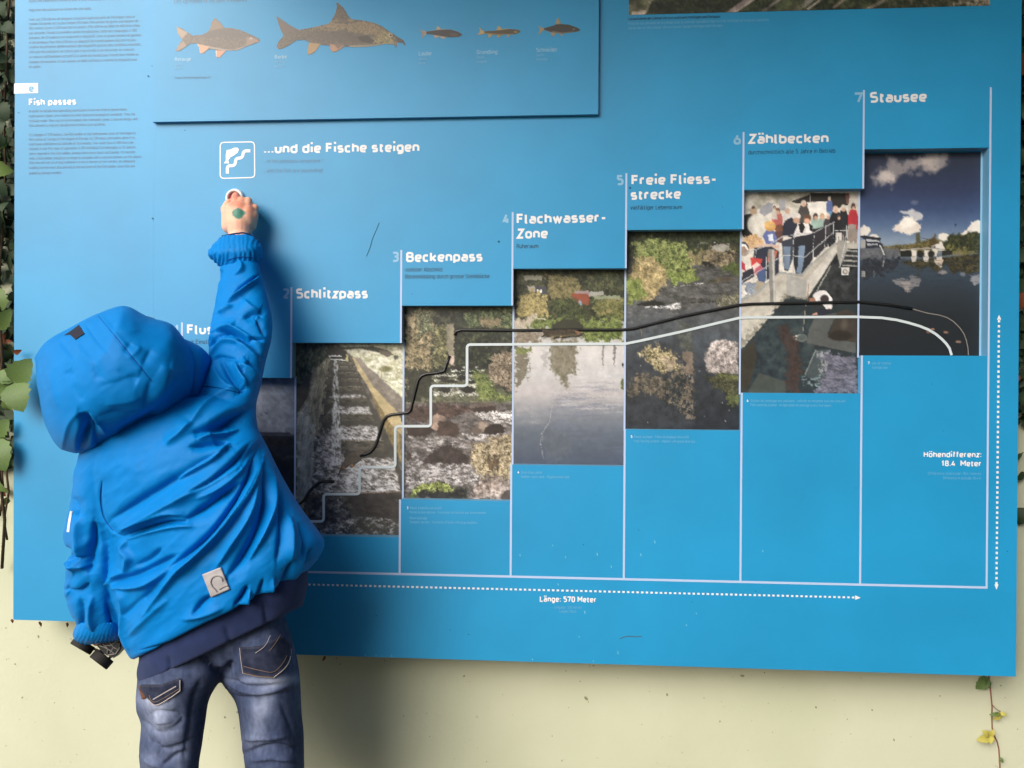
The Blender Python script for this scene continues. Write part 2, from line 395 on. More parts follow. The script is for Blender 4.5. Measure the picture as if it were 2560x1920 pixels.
def text(ink, s, x0, y0, x1, y1, cap, wt=.19, track=.075):
    h = wt/2; xh = .755; seg = 4 if cap > 12 else 2
    def ymap(v, up=False):
        if up and v >= 0: return h + v/2*(1-2*h)
        if v < 0: return h + v*(h+.21-h)
        if v <= 1: return h + v*(xh-2*h)
        return (xh-h) + (v-1)*(1-xh)
    tot = 0
    for ch in s:
        if ch == ' ': tot += .34; continue
        tot += G.get(UML.get(ch, ACC.get(ch, ch)), G['o'])[0]+(wt-.14)*.55+track
    tot -= track; kx = math.hypot(x1-x0, y1-y0)/(tot*cap); hx = h/kx
    items = []; cx = 0
    for ch in s:
        if ch == ' ': cx += .34; continue
        um = ch in UML; ac = ch in ACC; base = UML.get(ch, ACC.get(ch, ch))
        w_, st = G.get(base, G['o'])
        w_ += (wt-.14)*.55
        for q in st:
            if isinstance(q, str): items.append(([(cx+w_/2, 1-wt*.55), (cx+w_/2, 1+wt*.45)], False)); continue
            flag = q[0] if isinstance(q[0], str) else ''
            pts = [(cx+hx+a*(w_-2*hx), ymap(b, base.isupper() or base.isdigit())) for a, b in (q[1:] if flag else q)]
            if flag != 's': pts = rounded(pts, .25 if cap < 12 else .20, flag == 'c', seg)
            items.append((pts, flag == 'c'))
        if um:
            for a in (.28, .72): items.append(([(cx+w_*a, 1-wt*.5), (cx+w_*a, 1+wt*.4)], False))
        if ac: items.append(([(cx+w_*.4, .88), (cx+w_*.65, 1.05)], False))
        cx += w_+track
    dx, dy = (x1-x0)/tot, (y1-y0)/tot
    ex = np.array([dx, dy]); ang = np.array([dy, -dx])/math.hypot(dx, dy)*cap; O = np.array([x0, y0])
    sy = 1.0
    def stroke(P, closed):
        w = wt*cap; n = len(P); P = [np.array(p, float) for p in P]
        if closed: P.append(P[0])
        N = []
        for a, b in zip(P, P[1:]):
            e = b-a; L = np.hypot(*e)+1e-9; t = e/L; nn = np.array([-t[1], t[0]])*w/2; N.append((t, nn)); 
            ink.add([tuple(a+nn), tuple(b+nn), tuple(b-nn), tuple(a-nn)], [[0, 1, 2, 3]])
        J = list(range(1, len(P)-1))+([0] if closed else [])
        for k in J:
            (t0, n0), (t1, n1) = N[k-1], N[k % len(N)]; cr = t0[0]*t1[1]-t0[1]*t1[0]; dt = t0 @ t1
            if abs(cr) < .02: continue
            s_ = -1 if cr > 0 else 1; a = n0*s_; b = n1*s_; m = (a+b)/(1+max(-.6, dt))
            if dt < -.2 and np.hypot(*m) > w: m = m/np.hypot(*m)*w
            ink.add([tuple(P[k]), tuple(P[k]+a), tuple(P[k]+m), tuple(P[k]+b)], [[0, 1, 2, 3]])
    for pts, closed in items:
        if cap > 9:
            stroke([O+ex*a+np.array([0, -cap])*b for a, b in pts], closed); continue
        P = [O+ex*a+np.array([0, -cap])*b for a, b in pts]
        ink.ribbon([tuple(p) for p in P], wt*cap, closed)

def letters(parent, d, m, rows, label=None):
    for r in rows:
        ink = Ink(d); text(ink, *r); ink.build('lettering', m, parent)

B = .215; N_ = .125
T = [('...und die Fische steigen', 659.5,384, 1048.5,379.5, 25, B), ('Stausee', 2174.7,257, 2317,254.4, 27, B),
     ('Zählbecken', 1871,360, 2071.5,357.4, 25.5, B), ('Freie Fliess-', 1578.7,463, 1791.7,459.3, 25.5, B), ('strecke', 1576.7,499.8, 1702.5,497, 25.5, B),
     ('Flachwasser-', 1291.6,560, 1516,555.5, 25.5, B), ('Zone', 1292,597, 1369.8,595.8, 25.5, B), ('Beckenpass', 1015.3,655.5, 1206.5,653.6, 25.5, B),
     ('Schlitzpass', 739.8,746.5, 919.8,746, 25.5, B), ('Fluss', 467.4,836, 552,836, 25, B)]
letters(main, 0, M['white'], T, 'white German headings of the seven steps')
letters(main, 0, M['white'], [('Höhendifferenz:', 2309.2,1143.2, 2454,1143.6, 14.5, .2), ('18.4  Meter', 2353.8,1165.6, 2454,1166, 14.5, .2), ('Länge: 570 Meter', 1349.4,1504.5, 1491.5,1506.3, 14.5, .2)], 'white dimensions of height and length')
letters(main, 0, M['pale'], [('7', 2137,258, 2157,257.5, 27, B), ('6', 1834,362, 1852.6,361.5, 26, B), ('5', 1542,463.5, 1559,463, 26, B), ('4', 1257,560.5, 1274,560, 26, B), ('3', 980,655.3, 997,655, 26, B), ('2', 707,747, 723,746.8, 26, B), ('1', 438,837, 447,837, 26, B)], 'pale blue step numbers')
letters(main, 0, M['dark'], [('durchschnittlich alle 5 Jahre in Betrieb', 1870.6,386.4, 2088.7,381.8, 11, N_), ('vielfältiger Lebensraum', 1575.8,524.6, 1705.4,523, 11, N_), ('Ruheraum', 1291.4,621, 1346,620.5, 11, N_),
     ('steilster Abschnitt', 1013.4,679.3, 1107,678.8, 11, N_), ('Beckenbildung durch grosse Steinblöcke', 1013.4,696.6, 1224,695.6, 11, N_), ('mit Einstieg', 466,860, 536,860, 11, N_)])
letters(main, 0, M['grey'], [('...et les poissons remontent !', 659,407.7, 807,406.8, 10.5, N_), ('...and the fish are ascending!', 659,431.4, 807,430.8, 10.5, N_)])
F = [('Passe à bassins successifs', 1025,1273, 1105,1273.5, 7, .15), ('Partie la plus déclive - Formation de bassins par enrochement', 1024,1283.5, 1215,1285, 6.5, .15), ('Basin passage', 1024,1298, 1068,1298.4, 6.5, .15), ('Steepest section - Formation of basin with large boulders', 1024,1308, 1193,1309.5, 6.5, .15),
     ("Zone d'eau calme", 1302,1184, 1355,1184.5, 7, .15), ('Shallow water zone - Regeneration zone', 1302,1195, 1424,1196, 7, .15),
     ('Passe rustique - Milieu écologique diversifié', 1585,1095, 1722,1096, 7, .15), ('Free-flowing stretch - Habitat with great diversity', 1585,1106, 1738,1107, 7, .15),
     ('Station de comptage des poissons - utilisée en moyenne tous les cinq ans', 1876,1005, 2114,1006, 7, .15), ('Fish counting station - In operation on average every five years', 1876,1015.5, 2078,1017, 7, .15),
     ('Lac de retenue', 2180,911, 2228,911.5, 7, .15), ('Storage lake', 2180,922, 2220,922.4, 7, .15),
     ("Différence d'altitude: 18,4 mètres", 2320,1187, 2453,1187.5, 7, .14), ('Difference in altitude: 18.4 m', 2357.5,1198.5, 2453,1199, 7, .14),
     ('Longueur: 570 mètres', 1385.7,1521.4, 1454.5,1522.2, 7, .14), ('Length: 570 m', 1398.8,1531.6, 1441,1532.2, 7, .14)]
letters(main, 0, M['faint'], F, 'small faint captions')
letters(main, 0, M['white'], [('3', 1017,1273, 1020.5,1273, 7, .2), ('4', 1294,1184, 1298,1184, 7, .2), ('5', 1577,1095, 1581,1095, 7, .2), ('6', 1867,1005, 1871,1005, 7, .2), ('7', 2170,911, 2174,911, 7, .2)])
letters(main, 0, M['dark'], [('Luftaufnahme der Limmat mit ewz-Kraftwerk Wettingen und Fischpass', 1571,50.7, 1800.5,44.7, 7.5, .16)])
letters(main, 0, M['faint'], [('Prise de vue aérienne de la Limmat avec la centrale hydroélectrique ewz de Wettingen et la passe à poissons', 1571,62.5, 1922,52.5, 7.5, .14), ('Aerial view of the Limmat with ewz power station Wettingen and fish pass', 1571,74, 1806.5,67, 7.5, .14)])
# left text panel
LEFT_TXT = [("quiste une importance croissante pour le biais du placage de tourisme partiel que le", 20, 1165), ("migration des poissons au niveau des barrages.", 98, 790),
 ("Avec ses 570 mètres de longueur, la passe à poissons près de Wettingen, dans le", 180, 1165), ("canton d'Argovie, est la plus longue d'Europe. Elle permet de gravir une hauteur de", 217, 1195),
 ("18,4 mètres grâce à 128 marches et bassins. Elle affiche un débit de 400 litres d'eau", 256, 1210), ("par seconde. Durant la première année d'exploitation, selon les comptages, 4 282", 297, 1180),
 ("poissons de 22 espèces ont emprunté le dispositif, avec un grand nombre de gardons", 338, 1220), ("et de barbeaux. Pour être efficace, un dispositif de franchissement doit être le plus", 379, 1172),
 ("à même de présenter généreusement des dispositifs proches des conditions naturelles,", 418, 1218), ("afin que les poissons ne soient pas trop incités à se retourner au courant.", 460, 1165),
 ("Un courant suffisamment attractif à la sortie du courant pour trouver leur chemin au", 503, 1195), ("moment de remonter. Il faut ajouter un débit suffisant à l'entrée du dispositif pour", 547, 1185), ("les guider.", 588, 355),
 ("In order to obtain new operating concessions from the federal government,", 972, 1100), ("hydropower plants are required to meet improved ecological standards. Thus the", 1014, 1168), ("residual water flow has to be increased, the riverbanks given a natural design and", 1056, 1185), ("fish allowed to migrate despite obstructions such as dams.", 1097, 910),
 ("At a length of 570 meters, the fish ladder at the hydropower plant of Wettingen in", 1177, 1170), ("the canton of Aargau is the longest in Europe. Its 128 steps and basins allow it to", 1216, 1165), ("overcome a difference in altitude of 18.4 meters. The water flow is 400 liters per", 1257, 1155),
 ("second. In the first year of operation, 4 282 individual fish belonging to 22 species", 1297, 1172), ("were counted in the fish ladder, among them many roach and barbel. To function", 1339, 1168), ("well, a fish ladder should be as large as possible with a natural bottom, as this allows", 1380, 1222),
 ("fish who are not so strong swimmers to be in the lee of the current. An adequate", 1417, 1165), ("leading current must also prevail at the entrance of the fish ladder, since fish are", 1460, 1165), ("guided by strong currents.", 1507, 535)]
rows = []
for s_, yb, xe in LEFT_TXT:
    s_ = s_.replace('â','a'); y0_ = yb/3.456
    sl_ = (y0_-863)*3.46e-5
    rows.append((s_, 72, y0_, xe/3.456, y0_+sl_*(xe/3.456-72), 7.2, .145))
letters(left, -0.001, M['grey'], rows, 'small grey-blue French and English paragraphs')
letters(left, -0.001, M['white'], [('Fish passes', 72,264, 190.5,261.5, 17, .22)])
ik = Ink(-0.001); ik.poly([(35.5,208.7),(95.2,207.4),(95.2,232.6),(35.0,234)]); tg_ = ik.build('white_tab', M['white'], left)
letters(left, -0.0006, M['faint'], [('e', 72,230, 84,229.6, 19, .2)])
# raised panel
letters(raised, FD, M['grey'], [('Les <grimpeurs> les plus fréquents', 435,8.5, 617,4.3, 11.5, .13), ('Fotos: Michel Roggo/roggo.ch', 437,197.6, 526.6,195.6, 6.5, .13)])
letters(raised, FD, M['pale'], [('Rotauge', 437,153, 478,152, 9.5, .2), ('Barbe', 686.5,147, 717.4,146.3, 9.5, .2), ('Laube', 1047,139, 1078.7,138.3, 10.5, .16), ('Grundling', 1192,135.5, 1243.6,134.5, 10.5, .16), ('Schneider', 1340.6,130.2, 1394,128.8, 10.5, .16)], 'pale names of the five fish')
letters(raised, FD, M['faint'], [('Gardon',437,164,457,163.5,6.5,.15),('Roach',437,173.5,453,173,6.5,.15),('Barbeau',686.5,158,711,157.4,6.5,.15),('Barbel',686.5,168.7,706,168.2,6.5,.15),
   ('Ablette',1047,150,1067,149.5,6.5,.15),('Bleak',1047,160.5,1063,160.2,6.5,.15),('Goujon',1192,146,1211,145.6,6.5,.15),('Gudgeon',1192,157,1218,156.4,6.5,.15),('Spirlin',1341,140.5,1360,140,6.5,.15),('Schneider',1341,151.5,1370,151,6.5,.15)])

# ------------------------------------------------------------------ lines on the panels
def board_px(x, z, d=0.0):
    a, b = PX(np.array([x, -d, z])); return float(a), float(b)
def vline(ink, x, z0, z1, w, d=0.0):
    ink.ribbon([board_px(x, z0, d), board_px(x, z1, d)], w)
starts = {2: 718, 3: 625, 4: 530, 5: 433, 6: 330, 7: 225}
for i, y0_ in starts.items():
    ik = Ink(0.0); vline(ik, X[i]+(-.0016), bz(y0_, 1281 if i == 4 else PX(np.array([X[i],0,.8]))[0]), TOP[i-1], 4.6); ik.build('printed_line', M['line'], main)
ik = Ink(0.0); vline(ik, X[1]-.0016, bz(806, 457), TOP[1]-.0, 4.6); ik.build('printed_line', M['line'], main)
bl = [(735, 1428.5), (1003, 1434.6), (1280, 1440.6), (1562, 1447.3), (1853, 1454.5), (2152, 1462.8), (2463, 1471)]
zl = np.mean([UN(a, b)[2] for a, b in bl])
ik = Ink(0.0); vline(ik, X[8]+.0025, bz(218, 2475), zl, 5); ik.build('printed_line', M['line'], main)
for i in range(3, 8):
    ik = Ink(0.0); vline(ik, X[i]-.0016, BOT[i], zl, 5); ik.build('printed_line', M['line'], main)
ik = Ink(0.00005); ik.ribbon([board_px(X[1], zl), board_px(X[8]+.004, zl)], 5.6); ik.build('printed_line', M['line'], main)
ik = Ink(0.0)
n = 118; a0, a1 = np.array([762, 1461.0]), np.array([2133, 1493.6])
for k in range(n):
    c = a0+(a1-a0)*k/(n-1); u = (a1-a0)/np.hypot(*(a1-a0))*3.0; ik.ribbon([tuple(c-u), tuple(c+u)], 4.6)
ik.poly([(2138,1488.5),(2152,1494.6),(2138,1499.5)])
n = 53; a0, a1 = np.array([2497.5, 803.0]), np.array([2491.2, 1458.0])
for k in range(n):
    c = a0+(a1-a0)*k/(n-1); u = (a1-a0)/np.hypot(*(a1-a0))*3.0; ik.ribbon([tuple(c-u), tuple(c+u)], 5.6)
ik.poly([(2492.5,799),(2497.8,787),(2503,799)]); ik.poly([(2486,1461),(2496.5,1461),(2491.3,1474.5)])
ik.build('dotted_arrows', M['white'], main)['kind'] = 'stuff'
# pictogram
ik = Ink(0.0)
ik.ribbon(rounded([(550.5,356),(636,354.6),(637,443.5),(550.5,446)], 10, True, 5), 2.8, True)
c2 = lambda L: [(400+a/3.456, b/3.456) for a, b in L]
ik.ribbon(c2(rounded([(582,1500),(582,1432),(648,1430),(655,1368),(712,1364),(722,1303),(780,1303)], 26, False, 5)), 7.6)
ik.poly(c2([(576,1296),(606,1292),(640,1276),(670,1275),(682,1290),(672,1318),(640,1342),(606,1362),(590,1385),(598,1412),(552,1411),(568,1385),(568,1340)]))
ik.build('pictogram', M['white'], main)

# wear on the board
ik = Ink(0.0)
ik.ribbon([(948,556.7),(942,572),(935,588),(930,600),(926,617),(920,632),(916,641)], 1.6)
for a, b, r_ in [(370,190,3),(382,546,3),(1575,470,4),(1247,604,3.4),(462,326,1.8),(431,14,3),(941,1539,1.8),(1458,1362,1.8),(1172,1586,2),(2390,562,2),(2518,1378,2),(150,855,2),(46,281,1.6),(2330,960,1.5),(1125,1575,1.5),(1030,735,1.5),(1730,1505,1.5),(2140,1220,1.5),(380,165,2)]:
    ik.poly([(a+r_*random.uniform(.5,1)*math.cos(t), b+r_*random.uniform(.5,1)*math.sin(t)) for t in np.linspace(0, 6, 7)])
for k in range(26):
    a, b = random.uniform(400, 2530), random.uniform(330, 1640); r_ = random.uniform(.5, 1.2)
    if PX is None or any(X[i] < UN(a, b)[0] < X[i+1] and BOT[i] < UN(a, b)[2] < TOP[i] for i in range(1, 8)): continue
    ik.poly([(a+r_*math.cos(t), b+r_*math.sin(t)) for t in np.linspace(0, 5.2, 6)])
ik.build('scratches', M['scratch'], main)['kind'] = 'stuff'
ik = Ink(0.0)
ik.ribbon([(1550,1597),(1560,1592.5),(1572,1590.5),(1590,1592),(1604,1591)], 2.2)
ik.build('stuck_hair', M['hairline'], main)
ik = Ink(0.0)
for a, b in [(913,1637),(940,1638),(979,1640),(1331,1649),(1483,1653),(1493,1386),(1528,1417),(1602,1387),(1448,1592),(1462,1531),(1741,1534),(1637,1355),(1414,1393),(1395,1461),(1907,1378),(1545,1632),(1716,1563),(1382,1364),(1300,1388)]:
    L_ = random.uniform(2, 4.5)
    ik.poly([(a-1.2, b-L_), (a+.3, b-L_), (a+1.8, b+L_*.6), (a+1.2, b+L_), (a-.8, b+L_*.5)])
ik.build('dried_drips', M['drop'], main)['kind'] = 'stuff'
# ------------------------------------------------------------------ printed pictures (colour attribute on a fine sheet)
class Cv:
    """paints printed pigment over sample points; ox, oy, s = origin and scale of the sketch the shapes are written in"""
    def __init__(c, x, y, ox, oy, s, base, warp=0.0):
        c.x = (x-ox)*s; c.y = (y-oy)*s
        if warp:
            u = fbm(c.x, c.y, 13, octv=3, seed=901)-.5; v = fbm(c.x, c.y, 13, octv=3, seed=911)-.5; c.x = c.x+u*4*warp; c.y = c.y+v*4*warp
        c.c = np.tile(np.array(base, float), (len(x), 1))
    def mix(c, m, colr, idx=None):
        colr = np.asarray(colr, float)
        if idx is None: c.c += (colr-c.c)*m[:, None]
        else: c.c[idx] += (colr-c.c[idx])*m[:, None]
    def sd(c, pts, i):
        x, y = c.x[i], c.y[i]; P = np.array(pts, float); ins = np.zeros(len(x), bool); d = np.full(len(x), 1e9)
        for k in range(len(P)):
            a, b = P[k-1], P[k]; e = b-a; L = e@e+1e-9
            t = np.clip(((x-a[0])*e[0]+(y-a[1])*e[1])/L, 0, 1)
            d = np.minimum(d, (x-a[0]-t*e[0])**2+(y-a[1]-t*e[1])**2)
            if (b[1]-a[1]) != 0: ins ^= ((a[1] > y) != (b[1] > y)) & (x < e[0]*(y-a[1])/e[1]+a[0])
        return np.where(ins, 1, -1)*np.sqrt(d)
    def mask(c, pts, soft=4, rag=0, sc_=14, seed=3):
        P = np.array(pts, float); pad = soft+rag*2
        i = np.where((c.x > P[:, 0].min()-pad) & (c.x < P[:, 0].max()+pad) & (c.y > P[:, 1].min()-pad) & (c.y < P[:, 1].max()+pad))[0]
        if not len(i): return i, np.zeros(0)
        d = c.sd(pts, i)
        if rag: d = d+(fbm(c.x[i], c.y[i], sc_, octv=3, seed=seed)-.5)*4*rag
        return i, sstep(-soft/2, soft/2, d)
    def poly(c, pts, colr, soft=4, a=1.0, rag=0, sc_=14, seed=3):
        i, m = c.mask(pts, soft, rag, sc_, seed)
        if len(i): c.mix(m*a, colr, i)
    def line(c, pts, w, colr, soft=2, a=1.0):
        P = np.array(pts, float); d = np.full(len(c.x), 1e9)
        for k in range(1, len(P)):
            p, q = P[k-1], P[k]; e = q-p; L = e@e+1e-9
            t = np.clip(((c.x-p[0])*e[0]+(c.y-p[1])*e[1])/L, 0, 1)
            d = np.minimum(d, (c.x-p[0]-t*e[0])**2+(c.y-p[1]-t*e[1])**2)
        c.mix(a*(1-sstep(w/2-soft/2, w/2+soft/2, np.sqrt(d))), colr)
    def ell(c, cx, cy, rx, ry, colr, soft=.3, a=1.0):
        d = np.sqrt(((c.x-cx)/rx)**2+((c.y-cy)/ry)**2); c.mix(a*(1-sstep(1-soft, 1+soft, d)), colr)
    def grady(c, stops):
        ys = [s[0] for s in stops]
        for k in range(3): c.c[:, k] = np.interp(c.y, ys, [s[1][k] for s in stops])
    def tex(c, pts, cols_, sc_, sy=None, soft=20, a=1.0, rag=24, seed=5, contrast=1.6, octv=5):
        """mottled area: noise walks through a list of colours"""
        if pts is None: i = np.arange(len(c.x)); m = np.ones(len(i))
        else: i, m = c.mask(pts, soft, rag, 22, seed+9)
        if not len(i): return
        n = .5*fbm(c.x[i], c.y[i], sc_, sy, octv, seed)+.5*fbm(c.x[i]*.92+c.y[i]*.3, c.y[i]*.92-c.x[i]*.3, sc_*.42, (sy or sc_)*.42, 4, seed+77)
        n = np.clip((n-.5)*contrast*1.75+.5, 0, 1)
        n = np.clip(n+(rng.random(len(i))-.5)*.12, 0, 1)
        C = np.array(cols_, float); t = n*(len(C)-1); k = np.minimum(t.astype(int), len(C)-2); fr = (t-k)[:, None]
        colr = C[k]*(1-fr)+C[k+1]*fr
        c.c[i] += (colr-c.c[i])*(m*a)[:, None]
    def foam(c, pts, colr, sx, sy, thr=.5, w=.12, soft=10, a=.9, seed=11, rag=8):
        i, m = c.mask(pts, soft, rag, 20, seed)
        if not len(i): return
        n = .7*fbm(c.x[i], c.y[i], sx, sy, 5, seed)+.3*fbm(c.x[i], c.y[i], sx*.4, sy*.45, 4, seed+31)
        c.mix(m*a*sstep(thr, thr+w*1.5, n), colr, i)

def sheet(name, x0, x1, z0, z1, d, step_mm, paint, parent, maskf=None, gain=1.0, label=None):
    nx = max(2, int((x1-x0)*1000/step_mm)); nz = max(2, int((z1-z0)*1000/step_mm))
    gx, gz = np.meshgrid(np.linspace(x0, x1, nx), np.linspace(z1, z0, nz), indexing='ij')
    P = np.stack([gx.ravel(), np.full(gx.size, -d), gz.ravel()], 1)
    px, py = PX(P); cv = paint(px, py)
    cv.c = cv.c*.93+9
    colr = lin(cv.c)*gain
    I = np.arange(nx*nz).reshape(nx, nz)
    q = np.stack([I[:-1, :-1], I[:-1, 1:], I[1:, 1:], I[1:, :-1]], -1).reshape(-1, 4)
    if maskf is not None:
        mk = maskf(px, py) ; q = q[mk[q].all(1)]
        used = np.unique(q); rm = -np.ones(nx*nz, int); rm[used] = np.arange(len(used)); q = rm[q]; P = P[used]; colr = colr[used]
    o = mesh_np(name, P, q, M['print'], colors=colr); reparent(o, parent)
    if label: o['label'] = label
    return o
def noise_grain(c, amp=10, s=6, seed=40):
    n = fbm(c.x, c.y, s, octv=2, seed=seed)-.5; n2 = fbm(c.x, c.y, 40, octv=4, seed=seed+5)-.5; c.c *= (1+n*amp*.03+n2*amp*.095)[:, None]; g_ = c.c.mean(1)[:, None]; c.c = g_+(c.c-g_)*.86

def p_slot(px, py):          # 2: slot pass, concrete fish ladder
    c = Cv(px, py, 640, 820, 3.071, (75, 72, 66), 3)
    c.tex(None, [(52,50,48),(95,90,84),(120,114,106)], 60, seed=3, contrast=1.2)
    c.tex([(290,100),(620,100),(560,230),(430,340),(330,470),(290,480)], [(22,34,30),(48,58,46),(96,100,74)], 18, 40, seed=8)
    c.poly([(640,130),(1180,120),(1180,600),(900,330),(740,220)], (205,205,175), 20)
    c.tex([(700,150),(1180,140),(1180,520),(850,290)], [(150,150,112),(205,203,175),(238,236,220)], 50, 30, seed=21)
    c.poly([(560,150),(900,140),(1010,170),(1060,210),(960,190),(800,158),(680,165),(600,200)], (46,50,42), 14)
    c.poly([(940,165),(1010,175),(1050,205),(1010,225),(960,200)], (92,84,72), 8)
    c.ell(995, 315, 50, 22, (120,118,70), .4); c.ell(1075,225,18,18,(70,72,66),.3)
    c.line([(960,300),(960,390),(1130,480)], 4, (150,148,120)); c.line([(965,330),(1135,440)], 3, (170,168,140))
    for k in range(9): c.line([(970+k*20,310+k*14),(970+k*20,380+k*16)], 2, (165,165,145), a=.7)
    c.poly([(560,160),(690,175),(720,240),(560,260),(540,220)], (38,38,34), 14)
    # left bank wall
    c.poly([(560,230),(520,640),(460,900),(440,1200),(320,1480),(310,700),(430,360),(540,240)], (120,116,100), 10)
    c.tex([(560,230),(520,640),(450,900),(430,1100),(380,620),(430,360),(540,240)], [(100,96,78),(142,136,112),(180,172,146)], 14, 90, seed=31)
    c.tex([(385,600),(440,760),(455,1000),(440,1180),(330,1480),(315,1480),(322,660)], [(110,114,108),(146,148,142),(176,176,166)], 16, 120, seed=35)
    c.poly([(300,480),(430,340),(400,520),(330,640),(300,660)], (70,66,56), 14); c.line([(390,585),(330,670)], 8, (160,160,150))
    # channel floor & baffles
    c.poly([(575,230),(720,230),(1030,870),(1120,1110),(1120,1600),(380,1600),(430,1200),(520,640)], (70,68,60), 6)
    ys = [265,300,345,392,450,535,660,865,1265]
    for k, y in enumerate(ys):
        t = (y-230)/1040; lx = 575-150*t*1.0; rx = 735+390*t
        h = 14+110*t**1.2
        cl = 600+(568-600)*t; cr = 628+(655-628)*t+t*20
        c.tex([(cr+4,y),(rx,y),(rx+h*.3,y+h*1.1),(cr+8,y+h)], [(52,50,42),(84,80,70),(104,98,84)], 60, 20, seed=50+k, rag=2, soft=3)
        c.tex([(lx-6-40*t,y+10*t),(cl-4,y+10*t),(cl-4,y+h+10),(lx-14-50*t,y+h+10)], [(50,48,44),(80,77,68),(96,92,80)], 40, 18, seed=70+k, rag=2, soft=3)
        c.line([(cr+4,y),(rx,y)], 3+4*t, (150,142,122), a=.8)
    for y0_, y1_, k in [(515,533,0),(605,657,1),(755,862,2),(1000,1262,3)]:
        t = (y1_-230)/1040; cr = 640+30*t; rx = 725+390*t
        P_ = [(cr-90*t-20,y0_),(rx-60*t,y0_),(rx,y1_),(cr-150*t-40,y1_)]
        c.tex(P_, [(92,86,80),(150,146,142),(205,203,203),(228,226,226)], 30+20*t, 12+8*t, seed=90+k, rag=6, contrast=1.9)
    c.tex([(470,800),(600,780),(650,900),(700,1100),(640,1260),(420,1260),(450,1050)], [(70,66,62),(120,116,112),(196,194,194)], 30, 20, seed=97, contrast=1.9)
    c.foam([(598,240),(628,240),(645,640),(650,860),(655,1050),(570,1060),(585,640)], (205,208,206), 9, 30, .35, .2, a=.95, seed=98, rag=2)
    c.line([(560,215),(655,215)], 10, (200,205,200)); c.line([(575,240),(700,250)], 8, (215,218,214))
    c.tex([(400,1300),(560,1300),(680,1330),(760,1600),(420,1600)], [(30,32,36),(60,60,62),(110,108,108)], 40, 30, seed=101)
    c.foam([(560,1290),(680,1290),(690,1400),(600,1420)], (150,150,152), 18, 14, .45, .2, seed=103)
    c.poly([(680,1270),(1120,1262),(1120,1480),(940,1450),(760,1400)], (66,60,54), 8); c.line([(690,1268),(1140,1258)], 9, (150,130,112))
    c.tex([(700,1275),(1120,1275),(1120,1470),(760,1400)], [(48,45,42),(84,76,68)], 90, 26, seed=104, a=.8)
    c.foam([(760,1440),(1130,1470),(1130,1600),(480,1600),(520,1530)], (185,182,180), 26, 18, .44, .18, seed=106)
    # right wall and walkway
    c.poly([(740,225),(800,230),(860,310),(1180,600),(1180,700),(1080,650),(860,400)], (140,130,118), 8)
    c.tex([(810,300),(865,310),(1150,560),(1150,680),(1080,660),(900,440)], [(112,104,94),(150,140,128)], 60, seed=110, rag=1)
    c.poly([(738,225),(760,230),(900,450),(1090,650),(1150,790),(1150,860),(1020,720),(880,490),(780,320)], (190,170,122), 5)
    c.tex([(880,490),(1020,720),(1150,870),(1150,1110),(1030,860),(960,700),(900,560)], [(104,88,52),(142,122,76),(165,145,98)], 30, 60, seed=112, rag=1)
    c.poly([(690,205),(708,205),(708,262),(690,250)], (196,186,120), 3)
    noise_grain(c, 4); return c
